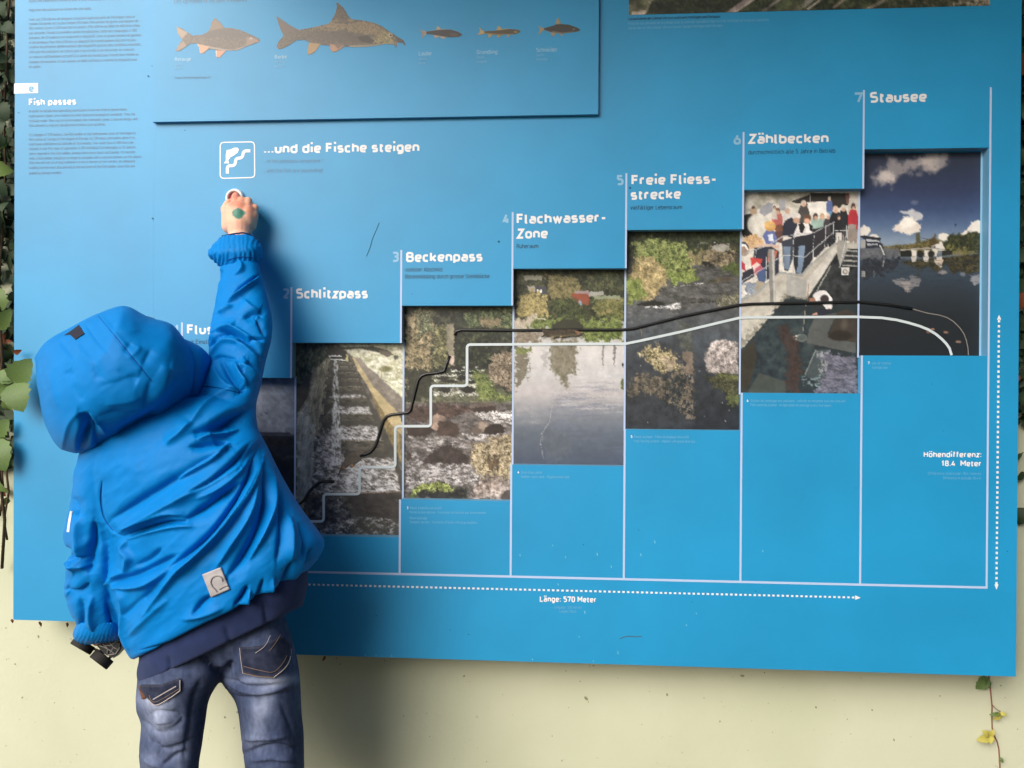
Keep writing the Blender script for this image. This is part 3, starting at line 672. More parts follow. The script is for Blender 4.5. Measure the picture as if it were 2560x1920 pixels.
def p_river(px, py):         # 3: pool pass
    c = Cv(px, py, 1000, 740, 3.073, (50, 52, 44), 7)
    c.tex(None, [(18,24,22),(38,44,36),(70,72,54)], 45, seed=121)
    c.tex([(40,150),(230,100),(260,330),(240,640),(40,760)], [(32,38,28),(96,88,60),(146,130,96),(176,160,126)], 24, 22, seed=123, contrast=1.5)
    c.tex([(260,250),(350,200),(370,540),(250,560)], [(34,40,28),(90,88,56),(140,136,92)], 20, seed=125)
    c.tex([(130,110),(240,100),(240,260),(150,300)], [(30,38,30),(84,90,60),(150,152,120)], 12, seed=126)
    c.tex([(480,120),(870,80),(870,260),(500,230)], [(22,32,24),(66,80,50),(120,128,84)], 20, seed=128)
    c.tex([(620,180),(760,180),(760,240),(620,230)], [(90,82,60),(140,124,92)], 14, seed=129)
    c.tex([(680,480),(770,430),(880,420),(880,720),(740,700),(650,620)], [(58,50,40),(120,106,86),(172,156,136)], 16, seed=131, contrast=1.7)
    c.tex([(420,290),(700,290),(700,520),(420,520)], [(14,18,16),(30,36,28),(74,80,50)], 30, seed=133)
    c.poly([(355,215),(415,215),(415,540),(395,540),(360,380)], (124,118,98), 6, rag=4)
    c.poly([(375,455),(413,455),(413,520),(395,535),(372,500)], (180,160,150), 5)
    c.tex([(240,610),(640,600),(720,700),(870,760),(870,860),(50,860),(60,720)], [(52,58,44),(82,86,66),(120,118,92)], 60, 16, seed=135)
    for y, x0, x1, wd in [(545,440,600,6),(575,390,650,6),(612,250,600,8),(650,255,640,8),(688,380,710,14),(750,250,690,18)]:
        c.foam([(x0,y-wd),(x1,y-wd),(x1,y+wd),(x0,y+wd)], (222,222,212), 26, 6, .38, .15, rag=3, seed=int(140+y), soft=5)
    for cx, cy, rx, ry in [(430,550,50,20),(540,540,40,18),(330,630,50,16),(480,630,40,22),(350,720,60,24),(530,722,62,26),(690,725,50,28),(560,660,50,14),(380,655,70,12)]:
        c.ell(cx, cy, rx, ry, (32,32,28), .3)
    c.foam([(370,705),(470,705),(480,750),(400,750)], (190,190,180), 14, 30, .42, .2, seed=150)
    c.foam([(560,705),(700,705),(700,750),(570,750)], (190,190,180), 14, 30, .42, .2, seed=151)
    c.tex([(560,590),(650,580),(760,760),(870,780),(870,820),(600,790)], [(44,56,30),(90,104,50),(140,148,84)], 16, seed=152)
    c.tex([(40,560),(230,560),(240,760),(60,820)], [(30,34,26),(52,54,38)], 24, seed=153)
    # lower river
    c.tex([(40,820),(880,820),(880,1560),(40,1560)], [(58,54,54),(92,86,84),(128,122,120)], 60, 20, seed=154, rag=2)
    c.tex([(50,860),(200,820),(420,820),(560,890),(400,930),(240,960),(50,950)], [(48,36,32),(72,56,50),(92,72,66)], 40, 18, seed=155)
    c.poly([(520,855),(640,808),(745,850),(740,895),(560,890)], (96,82,74), 8, rag=3); c.poly([(520,860),(740,845),(740,892),(560,892)], (54,44,40), 8)
    c.ell(860, 865, 40, 34, (70,66,60), .3)
    c.foam([(560,895),(880,885),(880,980),(760,990),(640,940)], (224,222,222), 40, 12, .36, .16, seed=157)
    c.poly([(235,930),(290,905),(350,930),(345,960),(280,1050),(240,1010)], (150,126,112), 6, rag=3)
    c.poly([(300,965),(360,955),(440,985),(460,1050),(420,1080),(310,1075),(275,1040)], (66,52,46), 8, rag=3)
    c.poly([(50,1010),(230,1000),(270,1045),(180,1080),(50,1080)], (52,42,38), 8)
    c.poly([(530,1040),(590,990),(620,960),(670,975),(640,1050),(560,1060)], (90,78,70), 6, rag=3); c.ell(640,1000,40,35,(140,124,112),.4)
    c.poly([(650,1010),(700,980),(780,985),(810,1030),(780,1070),(680,1070),(640,1050)], (48,40,37), 7, rag=2)
    c.foam([(480,1060),(880,1060),(880,1110),(560,1110)], (218,214,214), 36, 12, .38, .16, seed=160)
    c.foam([(60,1080),(880,1090),(880,1180),(300,1200),(80,1150)], (190,186,186), 60, 10, .46, .16, seed=161)
    c.poly([(150,1285),(240,1205),(350,1145),(390,1142),(450,1175),(515,1235),(515,1285),(380,1292)], (56,46,44), 7, rag=3)
    c.tex([(160,1285),(350,1150),(450,1180),(515,1240),(510,1285)], [(40,34,34),(78,66,62)], 30, seed=163, a=.7)
    c.poly([(50,1180),(75,1200),(100,1255),(50,1265)], (56,46,44), 8)
    c.foam([(50,1270),(600,1290),(640,1400),(560,1440),(50,1500)], (208,204,206), 34, 14, .41, .16, seed=165)
    c.foam([(80,1200),(200,1200),(170,1290),(90,1270)], (190,188,190), 26, 10, .46, .16, seed=166)
    c.tex([(560,1150),(700,1100),(880,1060),(880,1400),(760,1410),(600,1380),(540,1280)], [(70,58,46),(130,116,88),(176,160,124),(206,188,160)], 18, seed=167, contrast=1.9)
    c.tex([(660,1230),(740,1230),(780,1330),(680,1340)], [(40,34,28),(96,74,50)], 18, seed=168, a=.8)
    c.tex([(590,1450),(700,1380),(860,1420),(880,1570),(540,1570)], [(88,76,70),(150,134,124),(206,190,182)], 34, seed=170, contrast=1.7)
    c.poly([(770,1570),(800,1500),(870,1470),(870,1570)], (70,62,58), 10)
    c.tex([(80,1500),(180,1440),(330,1430),(420,1480),(520,1480),(510,1560),(90,1560)], [(40,42,34),(72,74,52)], 20, seed=171)
    c.tex([(80,1510),(190,1440),(330,1440),(420,1480),(420,1500),(180,1490),(100,1560)], [(70,86,30),(130,142,60),(196,204,130)], 12, seed=172)
    c.tex([(140,1500),(420,1495),(520,1500),(515,1562),(150,1562)], [(26,26,28),(44,44,44)], 30, seed=173)
    noise_grain(c, 7); return c
def p_pool(px, py):          # 4: shallow water
    c = Cv(px, py, 1270, 650, 3.13, (120, 118, 122), 5)
    c.grady([(0,(60,66,50)),(600,(174,173,170)),(700,(200,197,197)),(900,(184,184,186)),(1050,(176,171,173)),(1200,(120,126,136)),(1350,(84,95,110)),(1610,(62,72,90))])
    c.tex([(0,0),(970,0),(970,480),(0,480)], [(22,26,20),(50,54,36),(84,84,52)], 34, seed=201, rag=0)
    c.poly([(120,120),(260,122),(270,155),(130,160)], (130,130,112), 5); c.poly([(150,205),(215,203),(215,250),(160,240)], (150,144,134), 5)
    c.poly([(210,205),(305,205),(305,270),(215,262)], (58,62,68), 5); c.poly([(228,235),(264,237),(264,255),(226,252)], (226,228,228), 3)
    c.tex([(90,300),(190,250),(300,280),(320,430),(240,470),(60,440)], [(96,88,52),(150,136,82),(188,170,110)], 18, seed=205)
    c.tex([(300,130),(520,120),(600,250),(480,330),(330,300)], [(62,60,36),(108,100,60),(140,130,86)], 20, seed=206)
    c.tex([(600,120),(860,90),(880,240),(640,240)], [(30,36,26),(62,68,42),(96,98,62)], 22, seed=207)
    c.poly([(495,262),(635,262),(635,355),(520,330)], (138,66,44), 5); c.poly([(530,242),(632,242),(632,264),(528,264)], (146,128,128), 3)
    c.poly([(635,250),(740,245),(755,275),(635,285)], (150,150,142), 5); c.poly([(665,280),(880,280),(880,310),(665,310)], (132,140,112), 5); c.ell(566,335,14,20,(120,150,180),.3)
    c.poly([(660,290),(672,290),(672,350),(660,350)], (30,60,36), 3)
    c.tex([(340,320),(480,280),(600,360),(640,440),(540,470),(360,450)], [(28,34,22),(58,68,36),(88,94,50)], 20, seed=210)
    c.tex([(660,310),(900,300),(910,460),(690,450)], [(62,68,34),(100,104,56),(150,136,84)], 20, seed=211)
    c.tex([(60,460),(230,440),(240,490),(100,540),(50,540)], [(150,138,118),(196,184,166)], 16, seed=212)
    c.tex([(120,540),(260,450),(420,450),(560,470),(900,450),(905,640),(620,640),(560,590),(500,560),(300,540)], [(50,60,28),(96,112,52),(140,152,80)], 16, seed=213)
    c.poly([(350,500),(430,460),(520,460),(580,500),(600,545),(340,545)], (48,48,36), 14); c.line([(215,420),(215,455),(290,465)], 6, (200,190,170))
    c.tex([(60,560),(300,565),(240,650),(60,650)], [(104,92,72),(150,140,128)], 30, 12, seed=214)
    # reflections
    c.tex([(335,620),(545,640),(540,790),(525,880),(470,930),(455,1010),(425,960),(360,880),(330,790)], [(84,80,60),(112,106,84),(132,126,110)], 26, 34, seed=216, a=.9, soft=34)
    c.tex([(55,660),(150,700),(170,850),(120,960),(60,1010)], [(84,78,60),(112,104,84)], 26, seed=217, a=.85)
    c.tex([(60,680),(180,690),(180,720),(70,740)], [(90,100,50),(130,140,80)], 12, seed=218)
    c.poly([(735,665),(752,665),(750,760),(745,860),(736,780)], (124,120,124), 5); c.poly([(822,665),(846,665),(842,760),(832,850),(826,780)], (116,112,114), 5)
    c.tex([(270,700),(310,700),(300,840),(280,820)], [(140,140,140),(160,158,160)], 14, seed=219, a=.6)
    c.foam([(560,700),(910,700),(910,1200),(400,1180),(450,980)], (214,208,216), 150, 14, .5, .2, seed=220, a=.55, soft=60)
    c.foam([(330,1040),(910,900),(910,1500),(330,1400)], (96,104,128), 140, 12, .45, .2, seed=221, a=.55, soft=60)
    c.foam([(60,1100),(320,1100),(280,1400),(60,1350)], (186,176,178), 150, 60, .45, .25, seed=222, a=.5, soft=60)
    c.line([(368,1030),(350,1120),(325,1270),(270,1350),(255,1440),(280,1560)], 5, (170,166,174), a=.6)
    c.tex([(280,1340),(480,1330),(500,1480),(420,1570),(300,1560)], [(72,82,92),(92,100,112)], 50, seed=223, a=.6, soft=40)
    c.poly([(890,815),(908,805),(908,845),(893,835)], (30,32,36), 5); c.poly([(885,930),(908,930),(908,1020),(885,1010)], (84,96,56), 8)
    noise_grain(c, 1.5); return c
def p_stretch(px, py):       # 5: free-flowing stretch
    c = Cv(px, py, 1550, 560, 3.131, (60, 62, 62), 6)
    c.grady([(0,(30,34,26)),(400,(72,72,66)),(620,(78,80,82)),(900,(66,74,82)),(1100,(48,54,62)),(1620,(30,34,40))])
    c.tex([(0,20),(1002,20),(1002,240),(0,240)], [(22,28,18),(44,52,30),(70,76,42)], 36, seed=251, rag=0)
    c.tex([(110,160),(260,110),(520,150),(560,260),(600,400),(420,470),(330,400),(120,330)], [(48,58,26),(92,106,50),(132,144,76),(160,168,100)], 20, seed=252, contrast=1.7)
    c.tex([(120,270),(250,270),(350,360),(370,470),(270,580),(150,600),(60,480)], [(104,92,56),(160,142,94),(196,176,128)], 18, seed=253, contrast=1.6)
    c.tex([(45,430),(160,420),(200,540),(150,600),(50,635)], [(70,86,34),(118,134,60),(150,160,84)], 16, seed=254)
    c.tex([(380,380),(600,380),(665,410),(600,440),(420,470)], [(66,84,32),(120,138,62),(150,162,88)], 14, seed=255)
    c.tex([(540,230),(700,200),(760,260),(660,320),(560,330)], [(100,94,60),(150,140,96)], 20, seed=256)
    c.tex([(640,250),(700,190),(860,180),(930,240),(880,300),(760,350),(690,330)], [(48,44,34),(104,94,70),(150,134,106)], 18, seed=257)
    c.poly([(640,290),(700,300),(760,345),(720,370),(650,320)], (26,26,22), 14, rag=4)
    c.poly([(720,170),(855,145),(858,200),(800,215),(720,200)], (150,148,138), 6); c.line([(790,150),(935,180)], 9, (58,44,40)); c.line([(820,215),(935,245)], 9, (44,36,34))
    c.line([(612,150),(612,210)], 4, (110,112,100)); c.line([(612,150),(695,148),(695,200)], 4, (110,112,100)); c.poly([(715,130),(757,130),(757,158),(715,158)], (34,38,34), 3); c.line([(725,144),(730,144)], 8, (200,200,190)); c.line([(741,144),(746,144)], 8, (200,200,190))
    c.tex([(750,360),(860,310),(935,290),(935,400),(780,400)], [(52,64,28),(96,112,52)], 16, seed=258)
    c.tex([(560,320),(760,340),(935,420),(935,560),(400,700),(300,560),(340,480),(640,450)], [(54,56,54),(78,78,76),(100,100,100)], 70, 14, seed=259)
    c.poly([(760,420),(860,410),(900,440),(740,460)], (84,74,60), 6, rag=3); c.poly([(680,440),(760,430),(750,460),(690,460)], (60,60,44), 6, rag=3)
    c.line([(590,472),(650,460)], 7, (186,190,192)); c.line([(420,492),(640,468)], 3, (150,152,152))
    c.poly([(130,625),(260,595),(370,625),(300,645),(140,640)], (34,34,28), 8, rag=3)
    c.foam([(190,640),(360,640),(470,615),(480,660),(400,665),(200,660)], (226,228,230), 24, 8, .38, .16, rag=3, seed=260)
    c.foam([(380,640),(440,615),(478,618),(470,660),(400,670)], (230,230,232), 14, 14, .34, .16, rag=3, seed=261)
    c.foam([(50,650),(500,670),(500,760),(50,780)], (116,120,120), 40, 14, .46, .2, seed=262, a=.7)
    c.line([(560,612),(760,608)], 9, (40,40,34)); c.tex([(760,600),(800,560),(930,550),(930,640),(770,640)], [(60,60,44),(110,108,86),(150,148,130)], 14, seed=263)
    c.poly([(50,1000),(400,900),(520,740),(580,760),(575,1600),(50,1600)], (52,56,62), 40, a=.5)
    c.tex([(440,760),(560,770),(570,1000),(480,1000)], [(60,68,66),(96,98,84)], 20, seed=265, a=.8)
    c.tex([(60,1250),(160,1160),(300,1200),(400,1180),(570,1050),(572,1530),(510,1520),(440,1440),(340,1370),(240,1330),(80,1340)], [(40,44,44),(84,78,66),(120,108,92)], 26, seed=266, contrast=2.0)
    c.poly([(490,1000),(570,1000),(572,1240),(515,1220),(520,1090),(488,1060)], (112,100,88), 6, rag=3); c.poly([(510,1390),(570,1380),(572,1530),(520,1520)], (112,102,92), 6, rag=3)
    c.foam([(340,1200),(570,1150),(572,1500),(360,1500)], (30,38,44), 22, 22, .46, .08, seed=267)
    c.tex([(160,1010),(220,960),(300,960),(400,1000),(455,1060),(450,1130),(380,1160),(350,1180),(290,1130),(200,1060)], [(52,50,32),(104,96,62),(160,146,106),(200,186,150)], 14, seed=268, contrast=1.9)
    c.tex([(330,1060),(390,1040),(440,1080),(430,1140),(350,1130)], [(120,104,82),(196,180,152)], 10, seed=269); c.line([(275,920),(290,960)], 5, (120,108,80)); c.line([(165,830),(168,890)], 5, (130,110,80))
    c.tex([(665,1020),(720,920),(800,905),(925,925),(925,1170),(820,1175),(690,1165),(665,1080)], [(104,96,94),(158,148,144),(206,196,194)], 24, seed=270, contrast=1.9, rag=6)
    c.tex([(670,1180),(800,1170),(925,1190),(925,1420),(850,1400),(800,1300),(700,1250)], [(34,38,30),(62,64,44),(96,96,62)], 18, seed=271)
    c.tex([(780,1180),(920,1180),(920,1220),(800,1215)], [(60,66,34),(120,124,70)], 10, seed=272); c.tex([(850,1340),(920,1310),(920,1420),(850,1410)], [(50,58,34),(110,120,64)], 12, seed=273)
    for k in range(14): c.ell(rng.uniform(60, 900), rng.uniform(1050, 1560), 4, 4, (150,160,164), .5)
    noise_grain(c, 7); return c
def p_crowd(px, py):         # 6: counting basin with onlookers
    c = Cv(px, py, 1840, 460, 3.072, (40, 48, 52), 1.8)
    c.poly([(0,0),(983,0),(983,480),(0,900)], (214,208,198), 6)
    c.tex([(40,60),(600,60),(560,200),(300,160),(60,220)], [(150,146,132),(190,184,170),(222,216,206)], 90, seed=301, rag=0)
    c.poly([(430,130),(560,85),(570,70),(860,70),(860,160),(740,200),(430,140)], (44,40,36), 5); c.line([(570,80),(570,150)], 10, (150,146,140))
    c.poly([(865,70),(950,60),(950,440),(880,440),(862,200)], (190,182,172), 5); c.poly([(840,80),(872,70),(870,150),(848,150)], (110,70,62), 5)
    c.poly([(190,180),(250,140),(285,150),(280,210),(215,250),(180,220)], (150,152,162), 5); c.poly([(330,118),(382,120),(380,200),(335,205)], (158,160,168), 5)
    c.poly([(545,138),(702,135),(702,235),(570,238)], (232,228,220), 4)
    c.poly([(60,240),(130,220),(140,260),(90,300),(130,400),(60,410),(35,360)], (34,32,30), 8); c.ell(135,210,26,34,(176,150,118),.2); c.ell(133,180,14,12,(90,66,50),.3)
    c.ell(165,310,80,80,(216,212,202),.12)
    def person(x, y, w, h, hair, coat, legs=None, lean=0):
        c.poly([(x-w*.5,y+h*.32),(x-w*.28+lean,y+h*.14),(x+w*.28+lean,y+h*.14),(x+w*.5,y+h*.35),(x+w*.45,y+h*.68),(x-w*.45,y+h*.68)], coat, 5)
        if legs: c.poly([(x-w*.38,y+h*.66),(x+w*.4,y+h*.66),(x+w*.36,y+h*1.05),(x+w*.05,y+h*1.05),(x,y+h*.8),(x-w*.06,y+h*1.05),(x-w*.36,y+h*1.05)], legs, 5)
        c.ell(x+lean*1.3, y+h*.07, w*.23, h*.1, hair, .2); c.ell(x+lean*1.3+w*.03, y+h*.12, w*.16, h*.06, (206,160,134), .3)
    person(520,130,90,250,(200,186,172),(70,66,66)); person(718,100,50,170,(196,188,172),(80,100,160),(90,140,180))
    person(320,190,90,240,(120,84,54),(190,96,92)); person(395,190,80,220,(190,160,140),(206,200,196)); person(296,170,40,150,(96,60,44),(200,190,180))
    person(610,230,80,260,(70,54,48),(150,180,168),(40,36,40)); person(662,230,70,250,(196,160,120),(140,170,160),(50,46,50)); person(705,230,70,240,(222,204,184),(60,56,62),(30,30,34))
    c.poly([(640,340),(672,330),(672,405),(645,405)], (190,60,130), 5)
    c.poly([(560,350),(680,330),(700,470),(620,560),(560,560)], (44,42,48), 8)
    person(765,175,90,280,(216,186,164),(32,32,36),(30,32,38)); person(825,165,80,260,(200,190,176),(34,34,38),(60,58,62)); person(790,240,60,200,(70,60,56),(30,30,34),(210,206,200))
    person(900,155,80,290,(74,50,46),(176,40,48),(140,126,120)); c.poly([(862,240),(900,190),(936,240),(934,310),(862,310)], (178,38,48), 5); c.poly([(862,310),(925,310),(905,440),(885,440),(890,360),(878,440),(858,440)], (146,134,126), 4)
    c.poly([(350,330),(380,280),(430,255),(470,300),(470,370),(430,410),(360,400)], (38,42,58), 5, rag=2); c.ell(462,248,34,28,(222,216,210),.15); c.ell(465,280,26,22,(206,158,130),.3)
    c.poly([(445,380),(470,320),(520,295),(580,310),(590,370),(560,400),(450,410)], (226,222,222), 5); c.poly([(480,310),(510,290),(530,330),(510,380),(490,370)], (32,30,34), 5); c.poly([(560,300),(590,320),(588,370),(565,350)], (32,30,34), 5)
    c.ell(548,262,30,28,(104,70,52),.2); c.ell(545,285,22,20,(212,160,134),.3)
    c.ell(330,345,30,36,(118,72,50),.25); c.poly([(280,370),(360,360),(360,460),(300,440)], (90,60,54), 8)
    c.poly([(205,400),(235,350),(290,360),(320,430),(300,470),(230,460)], (90,104,170), 5); c.poly([(245,390),(280,380),(290,440),(250,440)], (206,214,228), 4); c.ell(262,325,42,38,(214,160,84),.12); c.ell(255,312,38,26,(228,180,104),.3)
    c.poly([(430,410),(600,380),(600,560),(520,690),(460,690),(430,560)], (36,38,46), 8); c.poly([(480,480),(530,470),(520,600),(500,690),(460,680),(478,620)], (112,136,166), 5)
    c.poly([(350,440),(440,410),(440,560),(400,670),(370,660)], (50,56,70), 8); c.poly([(360,480),(420,480),(410,660),(372,650)], (104,124,150), 6)
    # front left children
    c.poly([(60,420),(110,390),(160,395),(215,440),(200,490),(100,500),(50,470)], (214,176,130), 6, rag=3); c.tex([(70,400),(160,390),(190,440),(100,460)], [(170,124,80),(226,190,140)], 12, seed=310)
    c.poly([(140,480),(210,455),(330,470),(335,490),(270,495),(200,500)], (214,180,160), 5)
    c.poly([(140,490),(270,480),(330,520),(330,700),(180,760),(130,620)], (40,44,62), 10)
    c.ell(60,500,42,52,(150,126,104),.15); c.poly([(35,445),(70,440),(100,480),(98,500),(70,465),(35,470)], (60,62,84), 4); c.poly([(36,460),(72,462),(98,500),(90,512),(66,480),(36,480)], (226,222,216), 3)
    c.poly([(35,580),(70,620),(75,670),(40,650)], (190,56,72), 6); c.poly([(110,560),(200,580),(190,620),(120,640)], (206,60,56), 6, rag=4); c.poly([(245,520),(320,510),(300,590),(240,600)], (206,92,72), 8)
    c.ell(165,658,44,40,(190,88,110),.12); c.poly([(120,630),(160,600),(190,620),(150,650),(130,700)], (226,196,190), 5)
    c.poly([(50,680),(130,640),(140,710),(90,740),(40,770)], (40,40,52), 6); c.poly([(35,770),(105,735),(108,750),(40,795)], (222,206,190), 4)
    c.tex([(60,760),(180,740),(180,840),(70,870)], [(96,110,130),(150,160,176)], 20, seed=311); c.poly([(165,680),(230,640),(220,760),(180,800)], (62,84,130), 8); c.poly([(160,740),(230,760),(180,810),(140,830)], (160,150,130), 8)
    # platform, wall
    c.poly([(35,960),(35,900),(160,850),(330,690),(385,680),(510,700),(560,640),(770,455),(775,540),(560,860),(540,880),(390,850),(380,880),(300,940),(35,1280)], (178,172,160), 5)
    c.poly([(35,1010),(250,850),(380,740),(386,880),(250,1030),(35,1280)], (188,184,172), 6); c.poly([(386,700),(545,740),(540,885),(386,850)], (160,160,156), 5); c.poly([(545,740),(775,460),(776,530),(560,860),(545,850)], (196,192,184), 6)
    c.tex([(35,1200),(240,1030),(330,900),(560,860),(540,890),(390,860),(300,960),(35,1290)], [(110,108,96),(140,136,122)], 20, seed=312, a=.8)
    c.poly([(35,900),(160,850),(330,690),(510,712),(560,650),(770,458),(760,450),(560,620),(505,690),(335,672),(150,830),(35,880)], (150,152,150), 4)
    # rails
    rc = (176,180,184)
    for L_ in [[(35,545),(250,470),(360,402),(600,372),(760,290)],[(40,750),(250,625),(360,545),(530,560),(600,500),(750,370)],[(300,590),(360,545)],[(300,440),(360,402)]]: c.line(L_, 5.5, rc)
    for x, y0_, y1_ in [(445,400,690),(600,372,620),(690,310,520),(752,290,430),(155,510,560),(235,560,800),(362,545,670)]: c.line([(x,y0_),(x-8,y1_)], 5, rc)
    c.poly([(246,500),(298,500),(305,930),(262,905)], (128,126,122), 4); c.poly([(275,505),(292,505),(305,920),(290,900)], (180,180,176), 4); c.poly([(285,980),(318,975),(305,996),(280,994)], (200,210,204), 3)
    c.line([(760,355),(850,358)], 5, rc)
    # basin
    c.poly([(776,530),(860,470),(983,460),(983,1620),(35,1620),(35,1290),(250,1040),(380,880),(540,888),(560,862)], (34,44,48), 8)
    c.tex([(560,870),(776,530),(983,460),(983,900),(600,960)], [(22,26,28),(38,42,44),(54,58,60)], 60, seed=320, rag=2)
    c.poly([(775,440),(830,430),(870,470),(800,640),(776,540)], (150,148,140), 6)
    for k in range(4): c.poly([(845-k*8,505+k*38),(935,512+k*38),(935,522+k*38),(838-k*8,515+k*38)], (150,150,146), 3)
    c.poly([(855,450),(950,450),(950,500),(850,495)], (170,166,158), 4); c.line([(850,320),(845,420),(795,640)], 6, rc); c.line([(862,330),(820,560)], 5, rc)
    c.poly([(806,640),(872,640),(862,700),(812,700)], (206,206,202), 4); c.ell(838,675,18,18,(90,70,66),.3); c.ell(839,674,12,12,(200,196,190),.3)
    c.line([(728,630),(620,820)], 7, (150,152,140)); c.line([(560,760),(548,900)], 6, (150,110,84), a=.7)
    c.tex([(35,1290),(300,980),(560,1000),(620,1120),(600,1300),(380,1620),(35,1620)], [(26,36,42),(38,52,58),(54,66,68)], 90, seed=322)
    c.poly([(35,1290),(140,1200),(160,1330),(100,1560),(35,1620)], (48,46,38), 20)
    c.poly([(590,850),(640,815),(690,820),(740,880),(735,960),(690,960),(650,900),(590,895)], (218,216,218), 6, rag=2); c.poly([(563,880),(600,870),(615,905),(560,915)], (150,104,80), 5); c.ell(680,885,34,34,(54,46,48),.15)
    c.poly([(585,1000),(640,980),(720,950),(728,965),(640,1000),(590,1010)], (190,140,120), 4); c.line([(538,900),(530,1000),(512,1140)], 5, (140,136,120))
    c.poly([(620,960),(730,960),(700,1060),(690,1200),(655,1200),(640,1080)], (34,36,50), 8); c.poly([(430,1170),(495,1155),(500,1160),(460,1215)], (190,192,184), 4); c.ell(505,1182,40,30,(100,108,104),.2); c.ell(505,1180,32,22,(70,82,82),.3)
    c.poly([(600,1030),(750,990),(780,990),(700,1150),(920,1190),(920,1300),(540,1220),(560,1120)], (78,82,82), 8)
    c.poly([(780,985),(850,960),(925,1000),(925,1220),(700,1180)], (56,50,44), 8, rag=2); c.ell(800,1165,90,40,(40,34,30),.2); c.ell(830,1080,26,40,(90,82,70),.6,a=.6)
    c.tex([(320,1100),(400,1090),(480,1200),(500,1400),(480,1600),(380,1610),(400,1300)], [(44,34,32),(66,46,40),(50,48,50)], 40, seed=325, a=.85)
    c.poly([(610,1275),(700,1270),(740,1330),(680,1440),(640,1540),(530,1470)], (60,72,76), 8); c.line([(612,1275),(530,1465)], 8, (118,128,128))
    c.tex([(640,1290),(925,1330),(925,1610),(600,1600),(680,1450)], [(62,66,80),(92,94,112),(120,120,136)], 40, 16, seed=327)
    c.foam([(620,1290),(720,1290),(690,1480),(640,1480)], (150,156,160), 14, 22, .46, .15, seed=328); c.foam([(500,1480),(660,1460),(640,1560),(520,1560)], (120,146,150), 20, 12, .44, .15, seed=329)
    c.poly([(180,1450),(380,1520),(380,1610),(80,1610)], (58,66,62), 8)
    noise_grain(c, 3); return c
def p_lake(px, py):          # 7: reservoir
    c = Cv(px, py, 2140, 360, 3.0735, (40, 60, 100), 2.2)
    c.grady([(0,(30,36,52)),(150,(34,42,64)),(350,(38,50,86)),(500,(48,68,112)),(620,(72,98,140)),(760,(124,144,168)),(820,(120,130,140)),(900,(52,66,82)),(1000,(44,58,74)),(1150,(34,44,54)),(1300,(26,32,38)),(1620,(22,27,32))])
    def cloud(pts, colr, seed, a=1.0, rag=18, soft=60, sc_=40): 
        i, m = c.mask(pts, soft, rag, sc_, seed)
        n = fbm(c.x[i], c.y[i], 46, octv=5, seed=seed+2); c.mix(m*a*sstep(.25, .7, n+m*.25), colr, i)
    cloud([(120,260),(180,190),(240,190),(250,100),(310,120),(360,150),(450,110),(520,80),(640,60),(720,70),(700,160),(620,220),(500,190),(400,220),(330,260),(300,300),(270,350),(240,310),(150,310)], (150,142,142), 330, .8)
    cloud([(150,270),(200,200),(270,230),(300,280),(200,300)], (196,184,180), 334, .9); cloud([(500,110),(640,90),(640,180),(560,220),(500,150)], (176,164,158), 336, .85)
    cloud([(420,220),(500,220),(500,245),(430,245)], (120,118,128), 338, .8, 6)
    cloud([(340,520),(430,500),(520,540),(510,580),(440,590),(400,550)], (196,196,200), 340, .9, 6, 14)
    c.poly([(275,655),(330,610),(370,560),(430,570),(500,620),(490,670),(410,698),(350,680)], (222,212,202), 16, rag=7); c.poly([(330,600),(380,555),(440,570),(470,600),(420,640),(360,650)], (242,238,230), 30, .8, rag=6)
    c.poly([(30,650),(60,625),(100,640),(115,670),(90,700),(30,705)], (214,208,200), 10, rag=5); c.poly([(105,700),(150,690),(180,720),(120,730)], (214,210,204), 8, rag=3)
    c.poly([(805,690),(860,650),(890,600),(930,585),(980,590),(980,720),(820,720)], (224,216,206), 12, rag=5); c.poly([(630,720),(640,690),(690,685),(730,710),(720,740),(640,740)], (216,210,200), 8, rag=4)
    c.ell(450,450,26,16,(110,120,146),.7,.6); c.ell(765,619,7,9,(30,36,50),.3); c.line([(765,625),(765,640)],3,(50,60,80))
    # shore
    c.tex([(195,790),(330,775),(420,770),(600,720),(700,760),(700,820),(200,850)], [(44,46,28),(92,84,46),(128,110,62)], 14, seed=350, rag=4)
    c.tex([(460,690),(490,680),(495,760),(460,765)], [(52,54,30),(92,92,54)], 12, seed=351, rag=3)
    c.tex([(570,740),(610,690),(620,760),(640,800),(560,790)], [(50,42,24),(100,80,42)], 12, seed=352, rag=5)
    c.tex([(640,790),(700,740),(720,690),(745,690),(760,700),(790,690),(830,700),(860,670),(930,680),(980,690),(980,840),(720,830)], [(20,26,18),(44,50,28),(80,80,42)], 20, seed=353, rag=8)
    c.tex([(690,800),(720,770),(740,800),(730,820)], [(96,96,44),(124,120,60)], 10, seed=354)
    c.tex([(740,825),(850,800),(940,830),(900,850),(800,880),(740,860)], [(88,84,44),(126,118,70)], 14, seed=355)
    c.poly([(575,785),(640,765),(640,750),(660,750),(665,770),(680,800),(675,820),(590,815)], (206,202,196), 4); c.poly([(580,790),(610,780),(610,800),(590,805)], (70,66,60), 3)
    c.line([(345,815),(470,805),(590,800),(680,812)], 10, (150,146,138)); c.poly([(340,820),(430,820),(430,865),(340,865)], (26,28,26), 4)
    for x in (445, 545, 604): c.poly([(x-22,815),(x+22,815),(x+18,862),(x-14,862)], (206,200,190), 4)
    for x in (496, 578): c.ell(x, 845, 26, 26, (30,30,26), .2)
    c.poly([(660,820),(740,820),(740,850),(660,860)], (34,34,28), 6); c.line([(500,720),(540,730),(600,750)], 4, (34,34,34))
